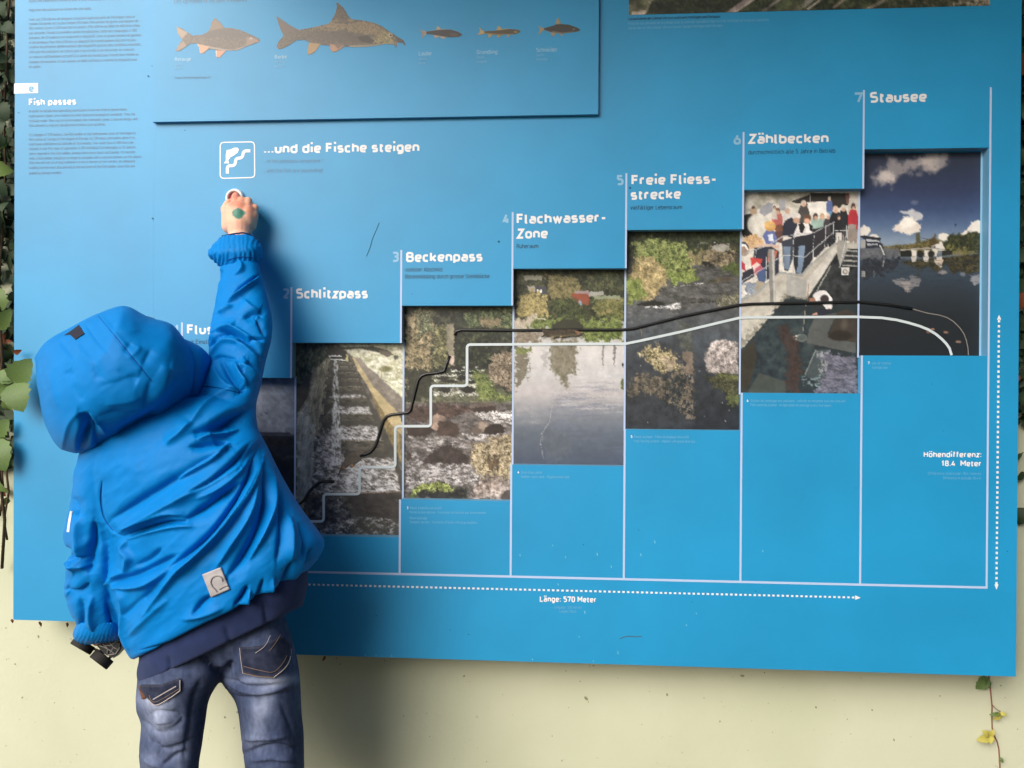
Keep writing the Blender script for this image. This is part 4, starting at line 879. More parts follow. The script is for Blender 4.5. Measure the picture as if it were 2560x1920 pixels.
    c.poly([(35,705),(50,702),(190,722),(188,740),(60,725),(38,718)], (34,34,42), 4); c.poly([(50,725),(185,735),(195,800),(70,800),(75,740)], (34,38,52), 5); c.poly([(75,730),(180,742),(180,752),(85,750)], (170,176,184), 3); c.poly([(85,765),(165,765),(165,780),(85,778)], (150,156,166), 3); c.poly([(38,740),(70,740),(75,795),(38,795)], (160,158,154), 4)
    c.poly([(0,800),(330,805),(330,870),(0,888)], (88,92,100), 4); c.tex([(0,805),(325,812),(325,868),(0,884)], [(66,70,78),(104,108,114)], 40, seed=357, rag=0, a=.8); c.line([(185,780),(220,860)], 8, (196,196,196)); c.line([(195,770),(210,800)], 14, (40,44,50))
    # reflections
    c.tex([(35,895),(330,880),(330,940),(190,1010),(50,1030)], [(24,28,36),(44,50,60)], 40, 14, seed=360)
    c.poly([(42,975),(68,975),(70,1020),(42,1020)], (150,150,146), 6); c.line([(215,890),(205,945)], 9, (130,130,130)); c.line([(140,980),(140,1020)], 14, (84,92,104), a=.7)
    c.tex([(340,905),(980,840),(980,900),(960,980),(860,1000),(800,975),(740,1000),(700,920),(620,990),(560,940),(500,960),(400,930)], [(24,26,22),(50,46,28),(84,76,44)], 26, 14, seed=361, rag=6)
    for x in (445, 540, 640): c.poly([(x-22,868),(x+20,866),(x+14,905),(x-18,908)], (190,184,176), 5)
    c.poly([(600,890),(670,885),(655,950),(610,920)], (196,178,160), 8, rag=4); c.tex([(475,950),(492,950),(490,1000),(475,1005)], [(44,42,28),(60,54,34)], 10, seed=362)
    c.poly([(275,1045),(340,1030),(410,1040),(420,1010),(500,1040),(490,1080),(440,1100),(400,1145),(360,1110),(300,1070)], (122,120,124), 12, .85, rag=8); c.poly([(350,1060),(420,1060),(400,1130),(370,1110)], (150,142,140), 12, .8, rag=5)
    c.poly([(880,1010),(960,1000),(975,1060),(910,1085),(880,1050)], (140,140,146), 12, .9, rag=6); c.ell(665,985,34,14,(150,140,138),.4,.8); c.ell(820,1000,20,16,(120,126,136),.4,.7)
    c.foam([(30,880),(980,880),(980,1300),(30,1300)], (30,40,50), 90, 7, .52, .1, seed=365, a=.5, soft=30)
    c.line([(245,1230),(320,1240),(400,1258)], 5, (84,90,92)); c.ell(555,1443,14,10,(120,84,64),.3); c.ell(590,1424,16,8,(150,104,84),.3); c.ell(690,1446,20,9,(130,96,80),.3); c.ell(786,1520,22,10,(130,100,84),.3)
    noise_grain(c, 1.2); return c
def p_dusk(px, py):          # 1: river mostly behind the child
    c = Cv(px, py, 60, 740, 3.456, (90, 96, 116))
    c.grady([(690,(96,108,124)),(900,(132,140,152)),(1180,(146,150,158)),(1210,(52,52,54)),(1400,(34,34,38)),(2300,(28,30,34))])
    c.tex([(1800,1215),(2400,1210),(2400,1300),(1800,1300)], [(30,28,30),(58,52,50)], 40, seed=380, rag=2)
    c.line([(2072,920),(2072,1140)], 6, (52,56,74)); c.line([(2050,1030),(2100,1010)], 5, (60,64,84)); c.line([(2000,1180),(2300,1185)], 6, (60,60,70))
    c.foam([(1900,1360),(2400,1360),(2400,1420),(1900,1420)], (90,84,80), 40, 10, .45, .2, seed=381)
    noise_grain(c, 6); return c
def p_aerial(px, py):
    c = Cv(px, py, 1540, 0, 2.1686, (70, 74, 56))
    c.tex(None, [(24,32,20),(44,54,32),(76,80,54)], 26, seed=401)
    c.poly([(60,-200),(280,-200),(170,60),(150,90),(60,90)], (88,90,64), 10); c.tex([(70,-60),(190,-60),(150,60),(70,80)], [(66,76,44),(120,116,92)], 20, seed=402)
    c.poly([(90,62),(170,52),(155,82),(85,84)], (168,156,140), 5, rag=2); c.line([(190,-5),(165,60)], 12, (140,130,106), a=.7)
    c.tex([(170,80),(260,-100),(700,-100),(640,80)], [(18,26,16),(36,44,28),(58,64,40)], 16, seed=403)
    for a_, b_, w_, cc in [((610,75),(800,-60),28,(126,114,112)),((640,70),(830,-60),10,(160,148,140)),((800,60),(950,-50),14,(120,112,104)),((980,55),(1120,-50),26,(112,108,102)),((1040,50),(1160,-40),8,(160,150,138)),((1180,40),(1300,-50),14,(132,122,104)),((1360,50),(1560,-50),16,(118,112,96)),((1800,-30),(1830,40),14,(128,114,96))]:
        c.line([a_, b_], w_, cc, soft=4)
    c.tex([(820,70),(960,-60),(1100,-60),(980,60)], [(60,70,44),(96,98,64)], 18, seed=404, a=.7)
    c.tex([(1420,50),(1540,-60),(2040,-60),(2040,30)], [(20,28,18),(48,54,36),(84,80,58)], 16, seed=405)
    c.tex([(1820,30),(1860,-20),(2040,-20),(2040,30)], [(40,44,34),(120,112,92),(170,160,140)], 10, seed=406, contrast=2)
    noise_grain(c, 10); return c

PG = 1.22
steps = 1.35
prints = {2: (p_slot, 'photo of a concrete slot fish ladder with white water'), 3: (p_river, 'photo of a boulder stream between autumn bushes'), 4: (p_pool, 'photo of a calm pool with a red hut behind'),
          5: (p_stretch, 'photo of a dark stream with a pale boulder'), 6: (p_crowd, 'photo of visitors leaning over a counting basin'), 7: (p_lake, 'photo of a lake and weir under clouds'), 1: (p_dusk, 'photo of a dusky river bank')}
for i, (fn, lb) in prints.items():
    x1 = X[i+1]-.0012
    if i == 7: x1 = float(UN(2455.5, 700, REC)[0])
    sheet('photo_print', X[i]-.0012 if i > 1 else X[1]-.01, x1, BOT[i]-.004, TOP[i]+.004 if i < 7 else TOP[i]-.002, REC+.0005, steps if i > 1 else 3, fn, main, gain=PG, label=lb)
sheet('photo_print', bx(1572, 20), bx(2474, 20), bz(29, 1900), 1.60, .0005, 2.0, p_aerial, main, gain=PG, label='aerial photo of river and railway')
for i in range(2, 8): ik = Ink(REC+.0009); vline(ik, X[i]-.0008, TOP[i-1]+.003, BOT[i]-.003, 4.6, REC); ik.build('printed_line', M['line'], main)
ik = Ink(REC+.0009); vline(ik, float(UN(2452.5, 600, REC)[0]), TOP[7]+.003, BOT[7]-.003, 5.0, REC); ik.build('printed_line', M['pale'], main)
# white height line
ik = Ink(REC+.0016)
wl = [(780,1303.5),(803,1303.5),(809,1297),(809,1242),(815,1235.3),(892,1235.3),(899,1229),(899,1175),(905,1168),(981,1168),(988,1161),(988,1073),(994,1066)]
P1 = rounded([(770,1303.5),(809,1303.5),(809,1235.3),(899,1235.3),(899,1168),(988,1168),(988,1065.6),(1077,1065.4),(1077,964.5),(1167.6,964.5),(1167.6,861.4),(1300,860.8),(1563,859.4)], 9, False, 5)
ik.ribbon(P1+[(1600,852),(1700,830),(1800,806),(1847,795),(1870,793.5),(2140,792),(2205,794.5),(2240,799.5),(2270,806.5),(2300,815.5),(2322,824.5),(2340,835.5),(2355,848),(2366,859.5),(2374,871),(2379,888)], 6.4)
ik.build('height_line', M['path'], main)
# black cable groove with its fish
def tube(name, pts, r, m, parent=None, seg=6):
    P = np.array(pts, float); n = len(P); vs_ = []; 
    for i in range(n):
        t = P[min(i+1, n-1)]-P[max(i-1, 0)]; t /= np.linalg.norm(t)+1e-9
        a = np.cross(t, [0, 1, 0.02]); a /= np.linalg.norm(a)+1e-9; b = np.cross(t, a)
        rr = r[i] if hasattr(r, '__len__') else r
        for k in range(seg): vs_.append(P[i]+rr*(a*math.cos(2*math.pi*k/seg)+b*math.sin(2*math.pi*k/seg)))
    fs = [[i*seg+k, i*seg+(k+1) % seg, (i+1)*seg+(k+1) % seg, (i+1)*seg+k] for i in range(n-1) for k in range(seg)]
    fs += [list(range(seg))[::-1], [(n-1)*seg+k for k in range(seg)]]
    return mesh_np(name, vs_, fs, m, parent, smooth=True)
tr = [(745,1262),(760,1251),(772,1230),(783,1218),(796,1208),(809,1203),(835,1204)]
tr2 = [(900,1140),(912,1136),(925,1131),(937,1117),(943,1103),(951,1075),(959,1051),(967,1041),(979,1036.5),(1020,1031.7),(1026,1026),(1036,985),(1045,950),(1053,940),(1065,935),(1095,932),(1110.6,928),(1117,908),(1124,889)]
tr3 = [(1137,838),(1141,828),(1153,825),(1300,826),(1420,825),(1555,824.8),(1582,822),(1710,790),(1800,772),(1847,763),(1880,760),(2150,755),(2221,762),(2280,772)]
for t_ in (tr, tr2, tr3): reparent(tube('cable', [UN(a, b, REC+.0015) for a, b in t_], .0025, M['track']), main)
tr4 = [(2280,772),(2319,783),(2350,788),(2368,794),(2384,804),(2400,820),(2410,835),(2416,851),(2420,870),(2421,888)]
ik = Ink(REC+.0012); ik.ribbon(tr4, 2.4); ik.build('printed_line', M['chrome'], main)

# ------------------------------------------------------------------ printed fish
def brown(c):
    c.c = 128+(c.c-118)*1.2; c.c *= np.array([.95, .93, .87]); return c
def fish(name, pts_list, paint, ox, oy, s, d, parent, label, stepmm=.8):
    xs_ = [ox+p[0]/s for L_ in pts_list for p in L_]; ys_ = [oy+p[1]/s for L_ in pts_list for p in L_]
    a = UN(min(xs_)-4, max(ys_)+4, d); b = UN(max(xs_)+4, min(ys_)-4, d)
    def mf(px, py):
        c = Cv(px, py, ox, oy, s, (0,0,0)); m = np.zeros(len(px), bool)
        for L_ in pts_list:
            i = np.arange(len(px)); m |= c.sd(L_, i) > 0
        return m
    return sheet(name, a[0], b[0], a[2], b[2], d+.0004, stepmm, lambda px, py: brown(paint(Cv(px, py, ox, oy, s, (98,92,92)))), parent, mf, .8, label)
F1 = [[(145,228),(185,240),(235,275),(285,305),(360,298),(410,275),(435,235),(440,200),(460,165),(475,155),(495,165),(525,195),(560,240),(620,240),(690,255),(760,285),(820,312),(855,330),(865,345),(855,365),(800,385),(740,405),(700,425),(660,438),(575,438),(545,470),(515,500),(490,502),(482,485),(478,435),(440,425),(405,435),(385,460),(350,468),(342,450),(335,410),(315,378),(265,380),(220,410),(175,440),(138,448),(140,420),(160,380),(190,345),(170,320),(150,285),(140,245)]]
def pf1(c):
    c.tex(None, [(88,84,86),(106,98,96),(122,112,106)], 14, seed=500)
    c.poly([(140,228),(240,280),(190,340),(150,290)], (168,150,140), 20); c.poly([(138,448),(230,400),(200,350),(150,390)], (150,134,128), 20); c.poly([(255,290),(500,240),(800,300),(860,345),(700,330),(400,320)], (96,90,92), 40, .7)
    c.poly([(315,378),(430,400),(400,440),(350,468),(335,420)], (204,160,136), 12); c.poly([(478,435),(575,438),(515,500),(485,490)], (202,150,130), 12); c.line([(485,440),(485,490)], 10, (224,210,206)); c.line([(325,385),(345,460)], 10, (226,214,206))
    c.poly([(415,270),(440,200),(475,158),(530,200),(555,240)], (136,118,106), 20); c.line([(430,410),(560,432),(640,438),(800,385)], 14, (168,154,150), soft=14)
    c.poly([(750,320),(800,320),(850,350),(800,385),(740,400)], (146,126,120), 24); c.ell(785,335,10,10,(220,216,214),.3); c.ell(785,337,5,6,(40,36,40),.3); c.line([(830,355),(850,362)], 10, (190,130,110)); return c
fish('printed_fish', F1, pf1, 400, 0, 3.456, FD, raised, 'printed roach with orange fins')
F2 = [[(1000,132),(1050,165),(1130,220),(1200,255),(1330,232),(1460,200),(1485,165),(1515,110),(1525,60),(1523,15),(1545,25),(1590,70),(1625,130),(1655,165),(1740,172),(1850,195),(1920,225),(1990,275),(2060,320),(2105,345),(2122,380),(2118,400),(2108,392),(2098,375),(2050,368),(2045,400),(2035,425),(2030,400),(2022,388),(1950,382),(1850,400),(1740,410),(1640,408),(1590,405),(1560,430),(1510,455),(1480,448),(1468,420),(1470,398),(1390,388),(1370,410),(1345,445),(1310,470),(1285,475),(1270,462),(1275,420),(1285,365),(1240,345),(1180,350),(1120,390),(1060,422),(1020,425),(1003,405),(1020,360),(1065,305),(1040,260),(1020,200)]]
def pf2(c):
    c.tex(None, [(74,68,66),(98,90,84),(112,102,92)], 12, seed=510)
    c.tex([(1200,250),(1500,190),(1800,185),(1980,270),(1900,330),(1500,250)], [(104,92,74),(142,128,104),(168,150,122)], 10, seed=511, a=.85); c.poly([(1300,300),(1600,270),(1850,310),(1800,360),(1500,340),(1200,330)], (88,82,82), 40, .6)
    c.poly([(1700,320),(1790,305),(1850,350),(1820,375),(1740,360)], (62,56,56), 12); c.line([(1640,400),(1800,398),(2020,372)], 16, (168,164,156), soft=16, a=.8)
    c.tex([(1850,290),(1960,280),(2030,330),(2010,375),(1850,370)], [(90,84,62),(150,142,104),(192,186,150)], 10, seed=512, a=.9); c.ell(1992,305,17,17,(190,180,150),.2); c.ell(1994,305,9,9,(20,20,22),.2)
    c.poly([(2040,320),(2105,345),(2122,395),(2090,372),(2050,360)], (80,72,76), 8); c.poly([(2030,360),(2060,365),(2050,400),(2030,410)], (150,116,100), 6)
    c.poly([(1275,365),(1390,380),(1350,440),(1290,475),(1270,455)], (168,140,104), 14); c.poly([(1468,380),(1590,395),(1550,430),(1490,452),(1468,430)], (176,136,112), 14); c.poly([(1500,380),(1590,380),(1540,425)], (120,100,92), 16)
    c.poly([(1000,132),(1200,250),(1060,300),(1020,200)], (104,94,92), 24); return c
fish('printed_fish', F2, pf2, 400, 0, 3.456, FD, raised, 'printed barbel, the largest fish')
def small(col_b, col_f, seed):
    def f(c):
        c.tex(None, [tuple(v*.8 for v in col_b), col_b, tuple(min(255, v*1.25) for v in col_b)], 8, seed=seed); return c
    return f
def pf3(c):
    c.c[:] = (176,168,160); c.poly([(225,272),(330,258),(440,255),(520,280),(542,300),(520,318),(440,325),(330,308),(228,295)], (62,60,66), 8); c.ell(470,300,40,16,(84,78,78),.5); c.ell(505,295,4,4,(20,20,20),.3); c.poly([(170,255),(225,280),(180,340)], (150,140,140), 10); return c
fish('printed_fish', [[(168,255),(200,262),(228,270),(310,255),(315,228),(330,222),(360,250),(440,252),(500,270),(535,290),(542,302),(510,320),(400,325),(385,338),(355,335),(345,318),(325,328),(300,330),(280,300),(230,296),(200,320),(178,342),(190,300)]], pf3, 1000, 0, 3.456, FD, raised, 'small dark printed fish above Laube')
def pf4(c):
    c.c[:] = (184,166,124); c.poly([(725,270),(840,262),(960,250),(1030,258),(1048,275),(1000,295),(860,305),(735,292)], (84,76,62), 8); c.line([(740,288),(860,298),(980,296)], 8, (150,132,98), soft=6); c.ell(1000,275,16,10,(150,140,100),.5); c.ell(1003,270,4,4,(20,20,20),.3); return c
fish('printed_fish', [[(680,228),(700,245),(728,268),(830,262),(838,235),(855,220),(885,248),(960,248),(1030,255),(1048,275),(1000,298),(950,302),(935,328),(920,322),(930,300),(880,305),(850,328),(832,322),(838,305),(800,305),(775,328),(758,325),(762,298),(728,292),(700,302),(665,300),(690,270)]], pf4, 1000, 0, 3.456, FD, raised, 'small slim printed fish above Grundling')
def pf5(c):
    c.c[:] = (160,154,136); c.poly([(1245,240),(1350,210),(1420,205),(1500,220),(1560,250),(1565,262),(1500,282),(1400,292),(1300,275),(1245,258)], (66,66,66), 8); c.line([(1320,272),(1400,286),(1500,276)], 8, (130,124,118), soft=6); c.ell(1503,255,7,7,(200,196,186),.3); c.ell(1503,256,4,4,(20,20,20),.3); return c
fish('printed_fish', [[(1190,215),(1220,232),(1250,240),(1335,215),(1352,165),(1368,146),(1385,175),(1392,205),(1460,210),(1530,235),(1568,258),(1540,275),(1440,290),(1410,292),(1405,312),(1390,312),(1375,290),(1345,292),(1330,320),(1312,312),(1295,280),(1245,262),(1215,290),(1186,308),(1205,262)]], pf5, 1000, 0, 3.456, FD, raised, 'small printed fish above Schneider with tall fin')
# the fish riding on the cable
F6 = [[(560,1190),(600,1170),(620,1150),(640,1080),(660,1040),(690,985),(720,965),(780,935),(832,935),(830,975),(800,1015),(760,1045),(745,1070),(725,1075),(720,1050),(690,1075),(675,1090),(668,1078),(640,1130),(600,1190)]]
def pf6(c):
    c.tex(None, [(96,90,84),(122,114,106)], 14, seed=520); c.poly([(600,1170),(640,1120),(700,1060),(740,1060),(640,1180)], (74,70,66), 14, .7); c.poly([(722,1045),(752,1050),(742,1075)], (196,150,110), 6); c.poly([(665,1070),(692,1066),(675,1090)], (190,150,116), 6); return c
fish('cable_fish', F6, pf6, 640, 820, 3.071, REC+.002, main, 'fish cut-out leaping on the slot pass photo')
F7 = [[(258,515),(275,530),(290,545),(350,548),(400,545),(412,520),(416,545),(480,540),(540,548),(570,560),(575,572),(620,555),(580,585),(540,595),(470,600),(410,612),(400,600),(365,610),(342,618),(338,600),(300,595),(262,610),(258,600),(275,580),(262,550)]]
def pf7(c):
    c.tex(None, [(50,46,42),(76,68,60),(100,88,76)], 12, seed=525); c.line([(340,590),(430,595),(540,585)], 16, (104,100,84), soft=12, a=.7); c.poly([(335,595),(365,600),(345,618)], (150,140,110), 4); c.poly([(400,592),(425,594),(410,612)], (160,140,116), 4); c.poly([(520,550),(575,565),(550,590)], (140,110,88), 8); return c
fish('cable_fish', F7, pf7, 1270, 650, 3.13, REC+.0042, main, 'fish cut-out swimming over the calm pool photo')

# ------------------------------------------------------------------ push button
def lathe(name, c, prof, m, parent, seg=40):
    """profile of (radius, height in front of the board)"""
    vs_, fs = [], []
    for r_, h in prof:
        for k in range(seg): vs_.append((c[0]+r_*math.cos(2*math.pi*k/seg), c[1]-h, c[2]+r_*math.sin(2*math.pi*k/seg)))
    for i in range(len(prof)-1):
        for k in range(seg): fs.append([i*seg+k, i*seg+(k+1) % seg, (i+1)*seg+(k+1) % seg, (i+1)*seg+k])
    o = mesh_np(name, vs_, fs, m, None, True); reparent(o, parent); return o
bc = UN(589, 496.5, 0.0); PXM = 1.30/2000
btn = bpy.data.objects.new('push_button', None); col.objects.link(btn); btn.location = Vector(bc)-board.location; btn.parent = board
lathe('button_ring', bc, [(24*PXM, 0), (24*PXM, .004), (22*PXM, .007), (18.5*PXM, .0075), (16.5*PXM, .006), (16*PXM, -.001)], M['ring'], btn)
lathe('button_cap', bc, [(15.6*PXM, -.001), (15.6*PXM, .002), (13*PXM, .0035), (.0001, .0042)], M['button'], btn)
# ------------------------------------------------------------------ soft bodies: lofts fused by voxel remesh
def DM(d): return d if d < .05 else .05+(d-.05)*.6
def UP(x, y, d): return UN(x, y, DM(d))
def crom(P, n):
    P = np.array(P, float); k = len(P)
    t = np.linspace(0, k-1, n); i = np.clip(t.astype(int), 0, k-2); f = (t-i)[:, None]
    p0 = P[np.maximum(i-1, 0)]; p1 = P[i]; p2 = P[i+1]; p3 = P[np.minimum(i+2, k-1)]
    return .5*((2*p1)+(-p0+p2)*f+(2*p0-5*p1+4*p2-p3)*f*f+(-p0+3*p1-3*p2+p3)*f**3)
def loft(rows, n=40, seg=48, p=2.3):
    """rows: Lx, Ly, Rx, Ry (photo pixels), distance from the board, half depth -> closed tube in world space"""
    Rr = crom(rows, n); vs_ = []
    th = 2*math.pi*np.arange(seg)/seg; cs, sn = np.cos(th), np.sin(th)
    U_ = np.sign(cs)*np.abs(cs)**(2/p); V_ = np.sign(sn)*np.abs(sn)**(2/p)
    for lx, ly, rx, ry, d, T in Rr:
        L0 = np.array([lx, ly]); R0 = np.array([rx, ry]); L1, R1 = L0.copy(), R0.copy(); e = R0-L0; ln = np.hypot(*e)+1e-9; e = e/ln
        for it in range(4):                      # near surfaces loom larger: fit the outline, not the middle
            a = UP(*L1, d); b = UP(*R1, d); c = (a+b)/2; h = (b-a)/2
            tc_ = CAMN-c; tc_ = tc_/-tc_[1]*T; ring = c+h*U_[:, None]+tc_*V_[:, None]
            x_, y_ = PX(ring); t = (x_-lx)*e[0]+(y_-ly)*e[1]
            L1 = L1-e*t.min(); R1 = R1-e*(t.max()-ln)
            if (R1-L1)@e < 4: m_ = (L1+R1)/2; L1, R1 = m_-e*2, m_+e*2
        vs_ += list(ring)
    fs = [[i*seg+k, i*seg+(k+1) % seg, (i+1)*seg+(k+1) % seg, (i+1)*seg+k] for i in range(n-1) for k in range(seg)]
    m = len(vs_); vs_.append(np.mean(vs_[:seg], axis=0)); vs_.append(np.mean(vs_[(n-1)*seg:n*seg], axis=0))
    fs += [[m, (k+1) % seg, k] for k in range(seg)] + [[m+1, (n-1)*seg+k, (n-1)*seg+(k+1) % seg] for k in range(seg)]
    return vs_, fs
def capsule(a, ra, b, rb, seg=16, rings=5):
    a = np.array(a, float); b = np.array(b, float); t = b-a; L = np.linalg.norm(t)
    t = t/L if L > 1e-6 else np.array([0, 0, 1.]); u = np.cross(t, [.3, .9, .2]); u /= np.linalg.norm(u); w = np.cross(t, u)
    pr = [(-ra*math.cos(q), ra*math.sin(q), 0) for q in np.linspace(.15, math.pi/2, rings)] + [(rb*math.sin(q), rb*math.cos(q), 1) for q in np.linspace(0, math.pi/2-.15, rings)]
    vs_ = []
    for off, r_, e in pr:
        c = (a if e == 0 else b)+t*off
        for k in range(seg): vs_.append(c+r_*(u*math.cos(2*math.pi*k/seg)+w*math.sin(2*math.pi*k/seg)))
    n = len(pr)
    fs = [[i*seg+k, i*seg+(k+1) % seg, (i+1)*seg+(k+1) % seg, (i+1)*seg+k] for i in range(n-1) for k in range(seg)]
    fs += [list(range(seg))[::-1], [(n-1)*seg+k for k in range(seg)]]
    return vs_, fs
def fuse(parts, voxel, smooth=4):
    V_, F_ = [], []
    for v, f in parts:
        n = len(V_); V_ += [tuple(p) for p in v]; F_ += [[n+i for i in q] for q in f]
    me = bpy.data.meshes.new('tmp'); me.from_pydata(V_, [], F_); o = bpy.data.objects.new('tmp', me); col.objects.link(o)
    bm = bmesh.new(); bm.from_mesh(me); bmesh.ops.recalc_face_normals(bm, faces=bm.faces); bm.to_mesh(me); bm.free()
    r = o.modifiers.new('r', 'REMESH'); r.mode = 'VOXEL'; r.voxel_size = voxel; r.adaptivity = 0
    if smooth: s = o.modifiers.new('s', 'SMOOTH'); s.factor = .5; s.iterations = smooth
    dg = bpy.context.evaluated_depsgraph_get(); ev = o.evaluated_get(dg); m2 = ev.to_mesh()
    n = len(m2.vertices); co = np.empty(n*3); m2.vertices.foreach_get('co', co); co = co.reshape(-1, 3)
    lv = np.empty(len(m2.loops), int); m2.loops.foreach_get('vertex_index', lv)
    q = lv.reshape(-1, 4) if len(lv) == 4*len(m2.polygons) else None
    if q is None: q = [list(p.vertices) for p in m2.polygons]
    ev.to_mesh_clear(); bpy.data.objects.remove(o, do_unlink=True); bpy.data.meshes.remove(me)
    return co.copy(), q
def normals(co, q):
    n = np.zeros_like(co); a, b, c, d = (co[q[:, k]] for k in range(4)); fn = np.cross(c-a, d-b)
    for k in range(4): np.add.at(n, q[:, k], fn)
    return n/(np.linalg.norm(n, axis=1)[:, None]+1e-12)
def folds(co, q, strokes, gain=1.0, bulk=0.0, seed=5, crumple=None):
    """press folds into the side that faces the street: (points px, half width px, depth mm (+ out, - in), sharpness)"""
    N = normals(co, q); x, y = PX(co); w = np.clip((-N[:, 1]+.25)/.9, 0, 1)
    D = np.zeros(len(co))
    for s_ in strokes:
        pts, wd, amp = s_[:3]; amp = amp*(.8 if gain > 1 and np.mean([p_[1] for p_ in pts]) < 1000 else 1)
        sharp = s_[3] if len(s_) > 3 else 1.25
        P = crom(pts, max(12, 6*len(pts))); L = len(P)
        i = np.where((x > P[:, 0].min()-wd*3) & (x < P[:, 0].max()+wd*3) & (y > P[:, 1].min()-wd*3) & (y < P[:, 1].max()+wd*3))[0]
        if not len(i): continue
        best = np.full(len(i), 1e9); tt = np.zeros(len(i)); sd = np.zeros(len(i))
        for k in range(1, L):
            p, r_ = P[k-1], P[k]; e = r_-p; LL = e@e+1e-9
            t = np.clip(((x[i]-p[0])*e[0]+(y[i]-p[1])*e[1])/LL, 0, 1)
            qx, qy = x[i]-p[0]-t*e[0], y[i]-p[1]-t*e[1]; d = np.hypot(qx, qy); m = d < best; best[m] = d[m]; tt[m] = (k-1+t[m])/(L-1)
            nx_, ny_ = -e[1], e[0]
            if nx_+.35*ny_ < 0: nx_, ny_ = -nx_, -ny_
            sd[m] = (qx*nx_+qy*ny_)[m]
        taper = np.clip(np.sin(np.pi*np.clip(tt, .02, .98))*1.25, 0, 1)**.7
        steep = (sd > 0) if amp > 0 else (sd < 0)
        wv = wd*np.where(steep, .45, 1.35) if wd > 4.5 else wd
        D[i] += gain*amp/1000*np.exp(-(best/(wv*(.45+.55*taper)))**sharp)*taper
    if crumple:
        sc_, am = crumple
        u = x*.82-y*.57; v = x*.57+y*.82
        n = fbm(u, v, sc_*2.2, sc_, 3, seed+3); r = 1-np.abs(2*n-1)*2.2
        n2 = fbm(u*.8+v*.3, v, sc_*.9, sc_*.45, 3, seed+8); r2 = 1-np.abs(2*n2-1)*2.2
        D += am/1000*(r+.45*r2-.4)
    if bulk: D += bulk/1000*((fbm(x, y, 70, 70, 3, seed)-.5)*2)
    return co+N*(D*w)[:, None]
def bvh_of(co, q):
    return BVHTree.FromPolygons([Vector(c) for c in co], [tuple(int(i) for i in f) for f in q])
def hit(bv, x, y, off):
    v = Vector(ROTN @ np.array([(x-W_PX/2)/F_PX, (H_PX/2-y)/F_PX, -1.0])); v.normalize()
    loc, nrm, idx, dist = bv.ray_cast(CAM, v)
    if loc is None: return None
    return loc-v*off
def decal_strip(name, bv, pts, wpx, off, m, parent, n=None, thick=.0006):
    """raised welt or tape lying on a garment, following it"""
    L_ = sum(math.dist(pts[k], pts[k-1]) for k in range(1, len(pts))); n = n or max(4, int(L_/5))
    P = crom(pts, n) if len(pts) > 2 else np.array([np.array(pts[0])+(np.array(pts[-1])-np.array(pts[0]))*t for t in np.linspace(0, 1, n)])
    vs_, rows_ = [], []
    for k in range(n):
        t = P[min(k+1, n-1)]-P[max(k-1, 0)]; t = t/(np.hypot(*t)+1e-9); nn = np.array([-t[1], t[0]])
        row = []
        for s_, h in ((-.5, 0), (-.4, 1), (.4, 1), (.5, 0)):
            a = P[k]+nn*wpx*s_; h_ = hit(bv, a[0], a[1], off+thick*h)
            row.append(h_)
        if all(r is not None for r in row): 
            if rows_ and rows_[-1] >= 0 and (row[1]-vs_[rows_[-1]+1]).length > .03: rows_.append(-1)
            rows_.append(len(vs_)); vs_ += row
        else: rows_.append(-1)
    fs = []
    for a, b in zip(rows_, rows_[1:]):
        if a >= 0 and b >= 0:
            for k in range(3): fs.append([a+k, a+k+1, b+k+1, b+k])
    if not fs: return None
    o = mesh_np(name, vs_, fs, m, None, True); 
    if parent: reparent(o, parent)
    return o
def decal_patch(name, bv, quad, m, parent, nx=14, ny=14, off=.0015, thick=.0016, colors=None):
    """cloth patch spanned between four photo corners (tl, tr, br, bl), laid on the garment, with thickness"""
    q = np.array(quad, float); vs_ = []; g = -np.ones((nx, ny), int)
    for i in range(nx):
        for j in range(ny):
            u, v = i/(nx-1), j/(ny-1); p = (q[0]*(1-u)+q[1]*u)*(1-v)+(q[3]*(1-u)+q[2]*u)*v
            h = hit(bv, p[0], p[1], off)
            if h is not None: g[i, j] = len(vs_); vs_.append(h)
    fs = [[g[i, j], g[i, j+1], g[i+1, j+1], g[i+1, j]] for i in range(nx-1) for j in range(ny-1) if min(g[i, j], g[i, j+1], g[i+1, j+1], g[i+1, j]) >= 0]
    o = mesh_np(name, vs_, fs, m, None, True)
    md = o.modifiers.new('thickness', 'SOLIDIFY'); md.thickness = thick; md.offset = 0
    reparent(o, parent); return o

fx, fy = 560, 1900
PERSON_AT = UP(540, 1700, .25); PERSON_AT[2] = 0.0
person = empty('person', PERSON_AT, 'small child in bright blue hooded jacket and jeans reaching up to the button', 'person')

